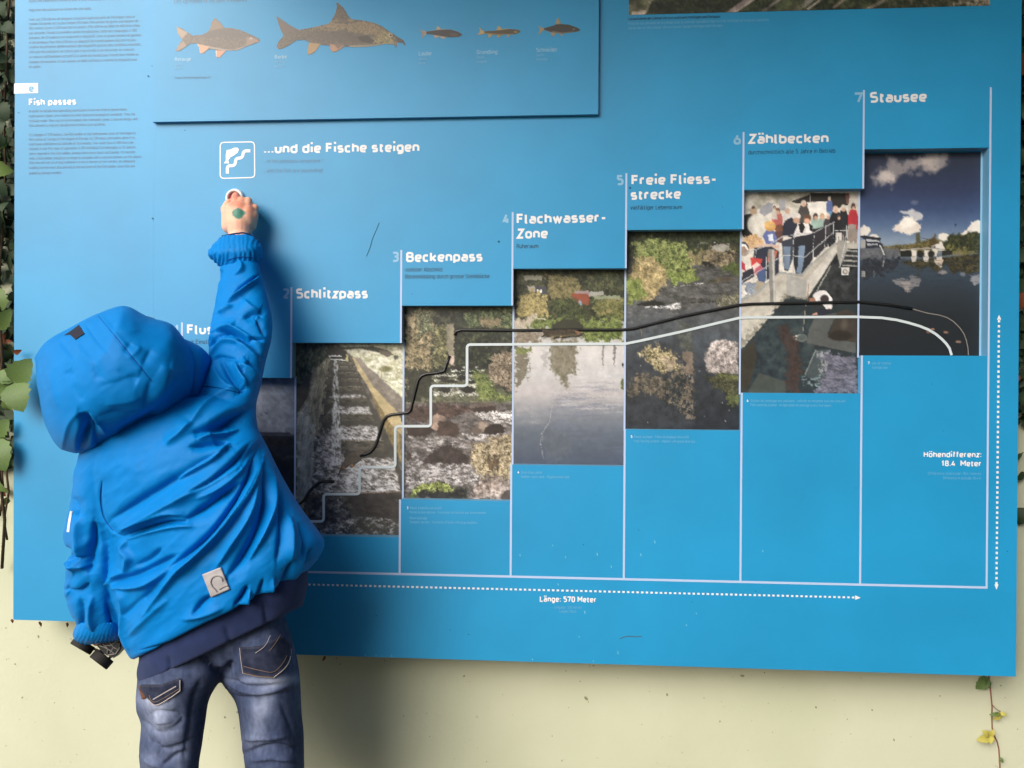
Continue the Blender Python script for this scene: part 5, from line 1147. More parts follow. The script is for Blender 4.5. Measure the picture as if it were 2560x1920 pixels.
# ---- body: one continuous skin surface, mostly under the clothes
S = lambda x, y, d: UP(x, y, d)
hip = S(548, 1540, .245); chest = S(470, 1230, .25); neck = S(400, 1090, .25); head = S(330, 960, .24)
kl, kr = S(430, 1990, .235), S(688, 1990, .235); zf = lambda p, z: np.array([p[0], p[1], z])
al, ar = zf(kl, .075), zf(kr, .075)
wr = S(600, 585, .045)
palm = S(600, 545, .040)
bp = [capsule(hip, .066, chest, .078), capsule(chest, .07, neck, .035), capsule(neck, .032, head, .034), capsule(head+[0,0,.01], .078, head+[0,.012,.0], .07),
      capsule(head+[0,.08,-.012], .008, head+[0,.066,.008], .007), capsule(head+[-.078,.01,-.005], .012, head+[-.078,.0,.012], .011), capsule(head+[.078,.01,-.005], .012, head+[.078,.0,.012], .011),
      capsule(head+[0,.072,-.032], .009, head+[.004,.072,-.032], .009), capsule(head+[0,.055,-.055], .02, head+[0,.03,-.04], .03),
      capsule(S(442,1640,.245), .036, kl, .028), capsule(kl, .028, al, .026), capsule(S(655,1640,.245), .036, kr, .028), capsule(kr, .028, ar, .026),
      capsule(hip, .045, S(442,1640,.245), .036), capsule(hip, .045, S(655,1640,.245), .036),
      capsule(al+[0,0,-.03], .026, al+[0,.08,-.052], .017), capsule(ar+[0,0,-.03], .026, ar+[0,.08,-.052], .017),
      capsule(chest, .05, S(565,1030,.22), .030), capsule(S(565,1030,.22), .029, S(600,860,.16), .023), capsule(S(600,860,.16), .023, wr, .0180),
      capsule(chest, .05, S(265,1180,.24), .028), capsule(S(265,1180,.24), .026, S(236,1380,.215), .021), capsule(S(236,1380,.215), .021, S(248,1555,.185), .014),
      capsule(S(248,1555,.185), .014, S(252,1582,.170), .012)]
# raised hand: palm, four curled fingers of unequal length, thumb
bp += [capsule(wr, .0185, S(600,560,.044), .020), capsule(S(588,560,.042), .0170, S(584,527,.040), .0145), capsule(S(600,556,.044), .0180, S(600,525,.043), .0145), capsule(S(612,556,.042), .0165, S(618,532,.042), .0130), capsule(S(620,560,.036), .0140, S(630,538,.038), .0105), capsule(S(575,565,.036), .0135, S(572,535,.034), .0115)]
def finger(*p):
    return [capsule(p[k][0], p[k][1], p[k+1][0], p[k+1][1], 12, 4) for k in range(len(p)-1)]
bp += finger((S(585,524,.042),.0085),(S(589,503,.040),.0072),(S(590,490,.027),.0066),(S(590,490,.0105),.0058))
bp += finger((S(600,521,.044),.0088),(S(604,502,.040),.0074),(S(604,503,.026),.0068),(S(601,512,.015),.0060))
bp += finger((S(616,526,.042),.0084),(S(620,503,.036),.0072),(S(619,504,.022),.0066),(S(614,514,.012),.0060))
bp += finger((S(629,535,.038),.0078),(S(637,520,.033),.0066),(S(635,521,.021),.0060),(S(630,530,.012),.0054))
bp += finger((S(572,548,.034),.0092),(S(564,524,.030),.0082),(S(571,509,.021),.0070),(S(579,505,.013),.0062))
# hand on the toy
for k, (a, b) in enumerate([(238,1598),(250,1601),(262,1600),(272,1596)]):
    bp += finger((S(242+7*k,1584,.168),.0066),(S(a,b,.172),.0062),(S(a+3,b+8,.160),.0056))
bp += finger((S(238,1584,.160),.007),(S(235,1594,.150),.006),(S(240,1602,.148),.0055))
co, q = fuse(bp, .0017, 3)
x, y = PX(co)
skin_s = np.tile(np.array([238., 184., 158.]), (len(co), 1))
kn = fbm(x, y, 18, octv=3, seed=601)
skin_s += ((kn-.5)*22)[:, None]*np.array([.5, 1, 1])
knuck = np.exp(-(((x-592)/16)**2+((y-512)/11)**2))+np.exp(-(((x-628)/12)**2+((y-520)/12)**2))*.7+np.exp(-(((x-590)/14)**2+((y-490)/12)**2))*.9
skin_s -= np.clip(knuck, 0, 1)[:, None]*np.array([16, 48, 46.])
st = np.sqrt(((x-594.5)/15.5)**2+((y-533.5)/13.5)**2)+(fbm(x, y, 9, octv=3, seed=602)-.5)*.5
tail = np.sqrt(((x-606)/11)**2+((y-532)/7)**2)
m = np.clip((1-sstep(.85, 1.08, st))*.95+(1-sstep(.7, 1.1, tail))*.35, 0, .95)*(co[:, 1] < -.03)*(y < 700)
skin_s += (np.array([62, 128, 112.])-skin_s)*m[:, None]
body = mesh_np('body', co, q, M['skin'], None, True, colors=lin(skin_s)); reparent(body, person)
hc, hf = fuse([capsule(head+[0,-.008,.022], .083, head+[0,-.006,.012], .081)], .006, 2)
hairo = mesh_np('hair', hc[:], [list(f) for f in np.asarray(hf) if hc[f].mean(0)[1] < head[1]+.045 or hc[f].mean(0)[2] > head[2]+.05], M['hair'], None, True); reparent(hairo, person)

# ---- jeans
jl = [(400,1560,560,1560,.245,.075),(352,1660,560,1660,.245,.082),(343,1716,556,1690,.245,.085),(341,1769,524,1745,.243,.08),(349,1814,514,1800,.24,.072),(346,1875,505,1862,.238,.066),(349,1920,497,1920,.236,.062),(358,2000,505,2000,.235,.056)]
jr = [(548,1560,705,1520,.245,.075),(540,1620,728,1590,.245,.082),(551,1685,742,1640,.245,.084),(566,1734,750,1695,.243,.082),(587,1779,754,1779,.24,.075),(599,1843,759,1830,.238,.07),(607,1888,760,1888,.236,.064),(613,1925,760,1925,.236,.062),(625,2000,752,2000,.235,.056)]
def leg_down(x0, x1):   # from the knee to the ankle, straight down in space
    a = UP(x0, 2000, .235); b = UP(x1, 2000, .235); c = (a+b)/2; r_ = np.linalg.norm(b-a)/2
    return [capsule(c+[0,0,.01], r_*.95, np.array([c[0], c[1], .16]), r_*.85, 20, 4), capsule(np.array([c[0], c[1], .16]), r_*.85, np.array([c[0], c[1], .085]), r_*.8, 20, 3)]
co, q = fuse([loft(jl, 50, 40, 2.2), loft(jr, 50, 40, 2.2), loft([(420,1480,700,1440,.245,.07),(395,1560,712,1530,.245,.082),(380,1620,715,1590,.245,.084),(430,1672,680,1660,.245,.07)], 20, 40, 2.3)]+leg_down(358,505)+leg_down(625,752), .0028, 6)
JF = [([(372,1850),(400,1872),(440,1868),(500,1840)],9,-6),([(350,1800),(390,1830),(450,1822)],8,-4),([(372,1786),(400,1775),(440,1785),(452,1800),(430,1818),(395,1822)],6,-4),([(385,1805),(430,1802)],10,4),
      ([(400,1920),(440,1890),(500,1880)],10,-6),([(350,1890),(390,1910),(430,1925)],9,6),([(556,1690),(600,1712),(660,1716),(720,1706)],7,-6),([(570,1740),(630,1745),(700,1735),(748,1720)],8,-4),([(560,1700),(610,1728),(670,1732),(735,1712)],7,4),
      ([(606,1885),(650,1870),(700,1862),(756,1880)],8,-7),([(602,1850),(650,1846),(720,1840)],9,5),([(625,1905),(680,1895),(755,1905)],8,6),([(612,1925),(670,1935),(750,1930)],10,-6),([(560,1720),(590,1790),(605,1870)],12,-5),([(700,1760),(730,1830),(745,1880)],12,-4),([(500,1700),(480,1760),(470,1840),(460,1900)],14,-5),([(630,1760),(660,1800),(680,1850)],14,5),
      ([(545,1684),(520,1660),(500,1640)],8,-8),([(556,1684),(580,1650)],8,-8)]
co = folds(co, q, JF, bulk=2.5, seed=611)
x, y = PX(co)
den = np.tile(np.array([64., 75., 104.]), (len(co), 1))
n1 = fbm(x, y, 26, 60, 4, 620); n2 = fbm(x, y, 4, 26, 3, 621)
den += ((n1-.5)*26+(n2-.5)*26)[:, None]
def wear(cx, cy, rx, ry, a, rot=0):
    dx, dy = x-cx, y-cy; c_, s_ = math.cos(rot), math.sin(rot); u = dx*c_+dy*s_; v = -dx*s_+dy*c_
    return a*np.exp(-((u/rx)**2+(v/ry)**2))*(.65+.7*n1)
wm = wear(400,1790,38,60,.75)+wear(380,1745,45,26,.7)+wear(450,1880,30,60,.3)+wear(655,1770,24,50,.75,.3)+wear(700,1705,50,14,.6,-.25)+wear(640,1850,26,30,.45)+wear(655,1700,80,10,.5)+wear(375,1905,30,30,.4)
wm = np.clip(wm, 0, .9)
den += (np.array([162, 172, 198.])-den)*wm[:, None]
jeans = mesh_np('jeans', co, q, M['jeans'], None, True, colors=lin(den)); reparent(jeans, person)
bj = bvh_of(co, q)
def pocket(tl, tr, br, bb, bl, lab):
    cx = lambda t: None
    o = decal_patch('pocket', bj, [tl, tr, br, bl], M['jeans'], jeans, 16, 14, off=.0022, thick=.0022)
    me = o.data; V_ = np.array([v.co for v in me.vertices]) 
    # pull the lower edge down to the point of the pocket
    px_, py_ = PX(V_)
    return o
def pocket_shape(pts, nm='pocket'):
    P = np.array(pts, float); x0, x1, y0, y1 = P[:, 0].min(), P[:, 0].max(), P[:, 1].min(), P[:, 1].max()
    gx, gy = np.meshgrid(np.arange(x0-2, x1+3, 2.5), np.arange(y0-2, y1+3, 2.5), indexing='ij')
    c = Cv(gx.ravel(), gy.ravel(), 0, 0, 1, (40, 46, 70)); ins = c.sd(pts, np.arange(gx.size)); ok = ins > -1.2
    g = -np.ones(gx.shape, int); vs_, cl = [], []
    it = np.ndindex(gx.shape)
    for i, j in it:
        if not ok[i*gx.shape[1]+j]: continue
        h = hit(bj, gx[i, j], gy[i, j], .0026)
        if h is None: continue
        g[i, j] = len(vs_); vs_.append(h); d_ = ins[i*gx.shape[1]+j]
        n_ = (fbm(np.array([gx[i, j]]), np.array([gy[i, j]]), 14, 14, 3, 630)[0]-.5)
        base = np.array([42, 48, 68.])+n_*30
        if d_ < 5: base = base*.7+np.array([92, 88, 96.])*.3
        cl.append(base)
    fs = [[g[i, j], g[i, j+1], g[i+1, j+1], g[i+1, j]] for i in range(gx.shape[0]-1) for j in range(gx.shape[1]-1) if min(g[i, j], g[i, j+1], g[i+1, j+1], g[i+1, j]) >= 0]
    o = mesh_np(nm, vs_, fs, M['jeans'], None, True, colors=lin(np.array(cl)))
    md = o.modifiers.new('thickness', 'SOLIDIFY'); md.thickness = .002; md.offset = 0
    reparent(o, jeans); return o
PR = [(598,1618),(650,1616),(705,1590),(728,1612),(724,1650),(712,1670),(683,1694),(645,1690),(606,1682)]
PL_ = [(352,1712),(400,1712),(450,1696),(450,1728),(420,1748),(388,1762),(368,1745),(352,1725)]
pocket_shape(PR); pocket_shape(PL_)
decal_strip('stitching', bj, [(599,1620),(602,1650),(607,1684)], 1.8, .0042, M['stitchl'], jeans)
decal_strip('stitching', bj, [(607,1683),(645,1691),(684,1694)], 2.2, .0042, M['stitch'], jeans)
decal_strip('stitching', bj, [(684,1694),(712,1671),(725,1648),(728,1622)], 2.2, .0042, M['stitchl'], jeans)
decal_strip('stitching', bj, [(609,1666),(650,1676),(683,1680),(706,1660),(718,1638)], 1.4, .0042, M['stitch'], jeans)
decal_strip('stitching', bj, [(638,1633),(662,1615),(676,1588)], 1.4, .0042, M['stitchl'], jeans); decal_strip('stitching', bj, [(674,1627),(690,1606),(702,1585)], 1.3, .0042, M['stitch'], jeans)
decal_strip('stitching', bj, [(368,1746),(388,1763),(420,1748),(450,1727)], 2.6, .0042, M['stitchl'], jeans); decal_strip('stitching', bj, [(450,1700),(450,1727)], 2.6, .0042, M['stitchl'], jeans)
decal_strip('stitching', bj, [(382,1749),(415,1730),(440,1716)], 2.6, .0042, M['stitchl'], jeans); decal_strip('stitching', bj, [(372,1738),(388,1755),(448,1722)], 1.4, .0044, M['stitch'], jeans)
lp = decal_patch('leather_patch', bj, [(347,1715),(364,1716),(365,1746),(356,1748)], M['leather'], jeans, 8, 10, off=.003)
# shoes
for a in (al, ar):
    vs_, fs = fuse([capsule(a+[0,-.018,-.04], .03, a+[0,.075,-.052], .025), capsule(a+[0,0,-.02], .032, a+[0,0,.0], .031)], .004, 4)
    vs_[:, 2] = np.maximum(vs_[:, 2], .0005)
    reparent(mesh_np('shoe', vs_, fs, M['shoe'], None, True), person)

# ---- navy sweater showing below the jacket
sw = [(330,1440,760,1300,.25,.090),(335,1560,775,1370,.25,.098),(346,1640,770,1430,.25,.100),(341,1680,768,1465,.25,.099),(345,1713,757,1515,.25,.094)]
co, q = fuse([loft(sw, 40, 64, 2.4)], .0026, 3)
# lower edge: follow the hem line of the photo
co = folds(co, q, [([(420,1640),(425,1690)],8,-3),([(560,1560),(575,1610)],9,-3),([(655,1500),(668,1570)],8,-3),([(350,1700),(450,1688),(555,1642),(648,1584),(717,1538),(757,1504)],3,-1.6)], bulk=2.0, seed=640)
sweater = mesh_np('sweater', co, q, M['navy'], None, True); reparent(sweater, person)

# ---- jacket: torso + both sleeves fused
torso = [(330,1010,560,985,.25,.06),(235,1075,628,1010,.25,.085),(200,1130,645,1070,.252,.098),(205,1200,668,1115,.255,.106),(232,1290,705,1190,.258,.110),(268,1360,752,1268,.26,.112),(274,1425,800,1332,.26,.113),(274,1466,811,1356,.26,.113),(288,1530,803,1384,.26,.113),(318,1632,770,1424,.26,.110),(335,1648,757,1433,.26,.107)]
rs = [(560,1130,650,1100,.245,.06),(500,1060,642,1050,.235,.07),(478,1000,641,1010,.222,.068),(490,950,652,965,.205,.060),(519,905,664,905,.185,.052),(522,850,678,852,.163,.049),(532,795,681,800,.140,.046),(541,745,672,755,.118,.042),(547,705,657,700,.098,.038),(552,668,646,660,.082,.034),(556,655,642,648,.078,.030)]
ls = [(300,1090,380,1090,.25,.06),(215,1110,330,1120,.25,.07),(190,1165,305,1180,.245,.07),(180,1235,292,1250,.24,.066),(167,1310,288,1320,.235,.06),(161,1350,290,1350,.232,.058),(173,1385,290,1388,.228,.056),(165,1440,290,1440,.222,.054),(161,1478,292,1480,.215,.052),(174,1525,300,1522,.205,.049),(192,1558,308,1556,.195,.045),(204,1575,305,1572,.190,.041)]
co, q = fuse([loft(torso, 70, 90, 2.05), loft(rs, 60, 44, 2.2), loft(ls, 60, 44, 2.2)], .0019, 8)
a2 = lambda L: [(120+a/2.962, 1100+b/2.962) for a, b in L]
a1 = lambda L: [(60+a/3.456, 740+b/3.456) for a, b in L]
a4 = lambda L: [(480+a/5.531, 560+b/5.531) for a, b in L]
JK = [([(520,1075),(590,1045),(640,1020)],34,-13,2.0), ([(600,1170),(660,1110),(700,1150)],26,-8,2.0),

 # back: long diagonal folds running up to the raised shoulder
 (a2([(470,590),(640,470),(850,340),(1100,180),(1370,40)]),20,-9), (a2([(520,690),(760,560),(1000,430),(1250,300),(1420,190)]),20,8),
 (a2([(1060,385),(1200,310),(1370,170),(1500,20)]),11,-9), (a2([(1100,440),(1280,360),(1420,240),(1520,100)]),10,5),
 (a2([(575,705),(720,655),(880,610),(1020,600)]),6.5,-10), (a2([(560,655),(720,600),(900,545),(1020,560)]),9,7), (a2([(590,735),(760,680),(950,640),(1080,640)]),8,5),
 (a2([(1020,590),(1150,500),(1290,400),(1420,320)]),13,-11),
 (a2([(905,940),(1040,840),(1200,700),(1350,500),(1480,280),(1580,40)]),11,-11), (a2([(740,1280),(930,1030),(1100,860),(1290,660),(1440,440),(1560,200)]),12,9), (a2([(980,980),(1180,800),(1360,600),(1500,380),(1600,160)]),8,6),
 (a2([(1330,1010),(1430,860),(1540,660),(1610,420),(1610,60)]),15,-12), (a2([(1240,960),(1380,760),(1500,560),(1560,330)]),12,6), (a2([(1480,900),(1600,700),(1680,480),(1690,260)]),14,8),
 (a2([(1690,900),(1720,700),(1730,500),(1700,300)]),13,-7), (a2([(1800,900),(1810,720),(1780,540)]),16,6), (a2([(1880,880),(1900,760),(1850,600)]),12,-5),
 (a2([(470,1035),(600,1010),(780,930),(950,850)]),11,-8), (a2([(480,1090),(620,1090),(760,1060),(900,960)]),12,7), (a2([(590,740),(580,800),(620,880),(570,980)]),9,7), (a2([(640,930),(740,880),(840,800)]),10,-5),
 (a2([(700,1180),(780,1080),(900,960)]),12,-4), (a2([(560,1300),(640,1220),(760,1120)]),14,-3), (a2([(600,1450),(760,1300),(900,1180)]),16,4), (a2([(1080,1290),(1130,1210),(1210,1150)]),9,-6), (a2([(1000,1330),(1150,1300),(1300,1240)]),12,4),
 (a2([(1380,1225),(1430,1160),(1470,1080)]),7,-8), (a2([(1430,1240),(1480,1190),(1500,1110)]),6,6), (a2([(1520,1190),(1560,1130),(1590,1030)]),6,-5), (a2([(1600,1160),(1650,1110),(1670,1020)]),6,5), (a2([(1700,1100),(1740,1040),(1800,900)]),7,-6), (a2([(1790,1050),(1850,980),(1900,880)]),7,5), (a2([(1880,960),(1920,900),(1960,800)]),6,-6), (a2([(1900,1000),(1970,930),(2010,840)]),6,5),(a2([(1560,1230),(1640,1190),(1720,1140)]),6,-4),
 (a2([(660,1560),(900,1500),(1200,1400),(1500,1260),(1750,1110),(1950,950)]),3.5,-3.2,1.6),
 (a2([(560,980),(480,1040),(460,1080)]),8,6), (a2([(480,1060),(560,1180),(560,1400),(600,1560)]),10,4),
 # armhole seam and left sleeve
 (a2([(400,300),(385,430),(410,570),(480,670),(570,720)]),3.5,-2.8,1.6), (a2([(340,600),(330,740),(290,900),(300,1000)]),14,-9), (a2([(240,560),(230,700),(250,860),(200,980)]),14,6), (a2([(120,800),(180,860),(280,870)]),8,-8), (a2([(150,900),(230,940),(300,930)]),9,6),
 (a2([(130,1100),(220,1120),(300,1060)]),9,-5), (a2([(230,1180),(250,1300),(240,1400)]),11,-5), (a2([(330,1150),(320,1300),(350,1420)]),13,5), (a2([(430,1200),(460,1350),(450,1430)]),10,-5), (a2([(190,420),(210,520),(190,600)]),12,-4),
 # shoulders and hood root
 (a1([(1450,1180),(1600,1130),(1800,1040),(2000,950)]),14,-9), (a1([(1440,1110),(1560,960),(1700,850),(1850,800)]),14,5), (a1([(1430,1300),(1600,1260),(1780,1235)]),10,-8), (a1([(1500,1240),(1680,1180),(1900,1130)]),9,8), (a1([(1230,1290),(1350,1200),(1450,1090)]),14,6), (a1([(1780,1250),(1640,1400),(1450,1500),(1300,1590)]),10,7),
 (a1([(1700,560),(1760,680),(1850,780),(1925,800)]),7,-10), (a1([(1830,570),(1870,680),(1925,770)]),7,8), (a1([(1640,590),(1690,700),(1780,790),(1880,830)]),9,5), (a1([(1490,780),(1660,800),(1880,840)]),2.6,-2,1.6),
 (a1([(1620,560),(1680,520),(1760,530),(1840,550)]),5,-5), (a1([(1850,600),(1960,640),(2060,740)]),11,7), (a1([(1900,520),(1980,600),(2080,680)]),9,-6),
 (a1([(1600,440),(1660,370),(1750,310),(1860,350),(1980,440),(2080,560)]),5.5,-11), (a1([(1620,500),(1720,400),(1820,400),(1920,450),(2060,600)]),9,7), (a1([(1610,380),(1700,300),(1800,270),(1940,350),(2070,420)]),7,7), 
  (a1([(1900,30),(1960,100),(2050,160)]),10,5),
 # raised sleeve
 (a4([(560,1000),(680,880),(800,790),(930,700)]),6,-8), (a4([(500,1110),(650,985),(800,860),(945,715)]),6,10),   
 (a4([(640,500),(700,580),(690,660),(600,720)]),6,6),  (a4([(420,630),(395,720),(380,820)]),4,-4), (a4([(380,1240),(480,1200),(560,1130)]),8,6),
 (a4([(710,1310),(800,1250),(900,1240),(980,1300)]),9,-7),   (a4([(880,1300),(940,1420),(1000,1560)]),8,-6),  (a4([(780,1600),(860,1580),(1000,1600)]),6,-7),  (a4([(260,1520),(400,1490),(500,1490),(640,1570),(740,1659)]),5,-7), (a4([(280,1640),(380,1560),(480,1520)]),5,6)]
co = folds(co, q, JK, gain=1.6, bulk=1.5, seed=650, crumple=(75, 1.5))
jacket = mesh_np('jacket', co, q, M['jacket'], None, True); reparent(jacket, person)
bk = bvh_of(co, q)
decal_strip('seam', bk, a2([(400,300),(385,430),(410,570),(480,670)]), 1.8, .0004, M['seam'], jacket)
decal_strip('seam', bk, a1([(1530,775),(1660,790),(1860,835)]), 1.8, .0004, M['seam'], jacket)
decal_strip('reflective_strip', bk, [(178.5,1278),(174,1300),(169.5,1330)], 6.5, .0006, M['reflect'], jacket, thick=.0015)
pt = decal_patch('reflective_patch', bk, [(506,1436),(552,1418),(574.5,1473),(528.5,1493)], M['patchm'], jacket, 14, 16, off=.0018, thick=.002)
bmk = a2([(1290,1048),(1291,1030),(1280,1015),(1262,1007),(1240,1008),(1218,1020),(1207,1042),(1207,1064),(1218,1086),(1236,1104),(1252,1126)])
decal_strip('patch_emblem', bk, bmk, 3.4, .0032, M['patchl'], jacket, 24); decal_strip('patch_emblem', bk, a2([(1330,1078),(1300,1088),(1268,1108)]), 3.2, .0034, M['patchl'], jacket, 8)
# side label on the left edge of the back
p = [hit(bk, a, b, .0015) for a, b in ((290,1489),(303,1528))]
def flat_tag(name, poly, d, m, parent, th=.0015):
    n = len(poly); a = [UP(x_, y_, d) for x_, y_ in poly]; b = [v+np.array([0, th, 0]) for v in a]
    o = mesh_np(name, a+b, [list(range(n))[::-1], list(range(n, 2*n))]+[[i, (i+1) % n, n+(i+1) % n, n+i] for i in range(n)], m); reparent(o, parent); return o
lb = flat_tag('side_label', [(282,1493),(291,1488),(300,1510),(307,1524),(303,1530),(297,1527),(290,1512)], .315, M['label'], jacket)
flat_tag('label_print', [(286,1496),(291,1494),(297.5,1511),(293,1513)], .3162, M['labelr'], jacket, .0008)

# ---- hood
hd = [(86,893,88,912,.255,.015),(104,866,96,985,.262,.062),(128,846,112,1055,.27,.088),(160,828,142,1112,.276,.106),(205,804,178,1131,.282,.118),(250,783,222,1129,.288,.122),(312,765,275,1104,.292,.122),(372,793,335,1087,.29,.114),(428,810,396,1077,.285,.100),(458,843,440,1046,.278,.082),(476,868,470,1010,.272,.062),(486,885,482,985,.268,.04)]
co, q = fuse([loft(hd, 60, 80, 2.0)], .0022, 6)
HF = [([(290,1085),(400,1060),(470,985),(484,925)],55,-42,2.0), (a1([(1400,640),(1200,900),(900,1120)]),26,-7), (a1([(870,90),(820,300),(700,520),(560,760)]),30,5),
 (a1([(470,1340),(500,1230),(520,1120),(480,1010)]),17,-27,2.2), (a1([(330,1340),(360,1220),(400,1100),(470,1020),(540,1010)]),9,5), (a1([(560,1000),(640,1100),(740,1230)]),8,8), (a1([(570,1120),(620,1230),(640,1300)]),16,-24),
 (a1([(320,400),(380,480),(440,560)]),14,-5), (a1([(460,420),(540,520),(640,610)]),15,5), (a1([(600,640),(630,700),(620,570)]),10,-4), (a1([(330,680),(380,660),(420,700)]),10,-4), (a1([(430,760),(460,860),(520,900)]),12,-3), (a1([(160,460),(130,560),(150,680),(190,800)]),16,-4), (a1([(230,640),(250,800),(300,960)]),16,4),
 (a1([(860,490),(900,430),(920,400)]),12,-4), (a1([(1020,600),(1060,520),(1090,460)]),12,-5), (a1([(900,540),(980,480),(1000,430)]),12,4), (a1([(780,300),(900,320),(1000,290)]),20,3), (a1([(800,640),(900,700),(980,760)]),14,-4), (a1([(650,780),(800,740),(950,700),(1100,760)]),16,-4),
 (a1([(640,1040),(780,1000),(900,1020),(1000,1000)]),16,-4), (a1([(1100,720),(1060,850),(1040,980)]),16,-5), (a1([(1180,600),(1260,640),(1400,660)]),16,6), (a1([(1300,640),(1240,780),(1130,950)]),16,5), (a1([(1250,300),(1330,400),(1400,500)]),14,4), (a1([(700,940),(860,920),(1000,880)]),16,4),
 (a1([(1000,1100),(1200,980),(1380,800)]),14,-4), (a1([(1080,1160),(1250,1020),(1440,840)]),9,5), (a1([(540,260),(640,400),(760,520)]),6,-3), (a1([(630,150),(760,310),(880,460),(1000,610),(1110,750)]),2.6,-2,1.6), (a1([(660,180),(790,330),(900,460)]),9,3)]
co = folds(co, q, HF, gain=.6, bulk=1.0, seed=660, crumple=(120, 1.1))
hood = mesh_np('hood', co, q, M['jacket'], None, True); reparent(hood, jacket)
bh = bvh_of(co, q)
decal_strip('seam', bh, a1([(640,170),(760,315),(880,462),(1000,610),(1100,735)]), 1.7, .0004, M['seam'], jacket)
decal_strip('seam', bk, a2([(680,1553),(900,1493),(1200,1393),(1500,1253),(1750,1103),(1930,965)]), 1.3, .0003, M['seam'], jacket)
collar = [(400,1010,470,1060,.24,.05),(430,850,490,1030,.235,.06),(466,850,505,1000,.23,.06),(500,866,520,940,.225,.04),(522,886,528,905,.22,.012)]
c2_, q2_ = fuse([loft(collar, 24, 40, 2.2)], .003, 4)
reparent(mesh_np('collar', c2_, q2_, M['jacket'], None, True), jacket)
tb = flat_tag('hood_tab', [(153,834),(180,815),(199,803),(203,815),(210,831),(198,840),(188,848),(180,843),(173,833)], .372, M['black'], jacket, .02)
def on_hood(o, m_off=.002):
    me = o.data
tab_pts = [(160,838),(178,826),(197,812),(202,820),(210,834),(199,841),(188,849),(181,842),(174,836)]
bpy.data.objects.remove(tb, do_unlink=True)
tv = []
for a, b in tab_pts+[(188,829)]:
    h = hit(bh, a, b, .004)
    tv.append(h if h is not None else Vector(UP(a, b, .31)))
n = len(tab_pts); tv2 = [v+Vector((0, .006, 0)) for v in tv]
o = mesh_np('hood_tab', tv+tv2, [[n, i, (i+1) % n] for i in range(n)]+[[i, n+1+i, n+1+(i+1) % n, (i+1) % n] for i in range(n)], M['black']); reparent(o, jacket)
# ---- cuffs with elastic gathers
def cuff(rows, name, amp, per, parent, voxel=.0018, ang=0.0):
    c_, q_ = fuse([loft(rows, 30, 60, 2.1)], voxel, 2)
    N = normals(c_, q_); x_, y_ = PX(c_)
    u = x_*math.cos(ang)+y_*math.sin(ang)
    g = np.sin(u/per*2*math.pi+9*fbm(x_, y_, 22, octv=2, seed=670))
    c_ = c_+N*(g*amp/1000*np.where(y_ > np.percentile(y_, 55), 1.0, .45)*(.5+fbm(x_, y_, 30, octv=2, seed=671)))[:, None]
    o = mesh_np(name, c_, q_, M['jacket'], None, True); reparent(o, parent); return o, c_, q_
cr = [(551,668,644,656,.080,.030),(541,660,650,648,.078,.034),(519,634,655,622,.073,.042),(530,615,650,608,.068,.040),(545,598,642,595,.063,.035),(557,588,630,585,.058,.028)]
o, c_, q_ = cuff(cr, 'cuff', 1.0, 12, jacket); bc_ = bvh_of(c_, q_)
reparent(tube('cuff_binding', [UP(a, b, .07+.022*q) for a, b, q in ((556,590,.0),(566,588,.7),(582,585,1),(606,582,1.1),(624,585,1),(637,593,.8),(645,604,.7),(650,618,.7),(651,632,.7),(648,646,.5))], .0013, M['trim'], None), jacket)
decal_strip('seam', bc_, [(566,652),(585,645),(606,642),(634,645)], 2.0, .0006, M['seam'], jacket)
cl = [(193,1556,308,1556,.192,.046),(184,1578,309,1575,.186,.046),(183,1594,308,1588,.182,.043),(194,1606,300,1598,.178,.036),(215,1613,285,1603,.174,.025)]
cuff(cl, 'cuff', .5, 9, jacket, ang=.3)

# ------------------------------------------------------------------ toy car held in the lowered hand
toy = empty('toy_car', UP(265,1625,.17), 'black and grey toy truck with chunky wheels held in the lowered hand', 'toy car')
def rbox(name, c, ax, ay, az, hx, hy, hz, r_, m, parent, seg=3):
    bm = bmesh.new(); bmesh.ops.create_cube(bm, size=2)
    for v in bm.verts: v.co = Vector((v.co.x*hx, v.co.y*hy, v.co.z*hz))
    bmesh.ops.bevel(bm, geom=bm.edges[:], offset=r_, segments=seg, affect='EDGES', profile=.5)
    Mx = Matrix((ax, ay, az)).transposed()
    for v in bm.verts: v.co = Mx @ v.co+Vector(c)
    me = bpy.data.meshes.new(name); bm.to_mesh(me); bm.free(); o = bpy.data.objects.new(name, me); col.objects.link(o); me.materials.append(m)
    if parent: reparent(o, parent)
    return o
def axes(p0, p1, d0, d1=None):
    """long axis through two photo points; second axis toward the street"""
    a = Vector(UP(*p1, d1 or d0)-UP(*p0, d0)); L_ = a.length/2; a.normalize(); b = (CAM-Vector(UP(*p0, d0))).normalized(); b = (b-a*b.dot(a)).normalized(); c = a.cross(b)
    return a, b, c, L_
ch_a = (272,1596); ch_b = (291,1640)
# chassis seen from below
P_c = [(241,1613),(262,1606),(287,1602),(305,1593),(312,1607),(308,1618),(298,1631),(285,1645),(265,1638),(252,1626)]
flat_tag('chassis', P_c, .185, M['chassis'], toy, .014)
flat_tag('cabin', [(262,1600),(300,1588),(306,1606),(282,1634),(262,1620)], .170, M['chrome'], toy, .022)
for L_ in ([(248,1614),(262,1618),(276,1626),(290,1636)],[(258,1610),(270,1622),(268,1636)],[(276,1608),(284,1618),(276,1632)],[(287,1604),(300,1600),(309,1612)],[(262,1614),(276,1614),(290,1604)],[(300,1618),(290,1634),(270,1638)],[(284,1618),(296,1624)]):
    reparent(tube('frame_rail', [UP(a, b, .187) for a, b in L_], .0011, M['chrome']), toy)
flat_tag('battery_cover', [(277,1614),(289,1604),(300,1608),(299,1620),(287,1630),(278,1624)], .1885, M['chassis'], toy, .004)
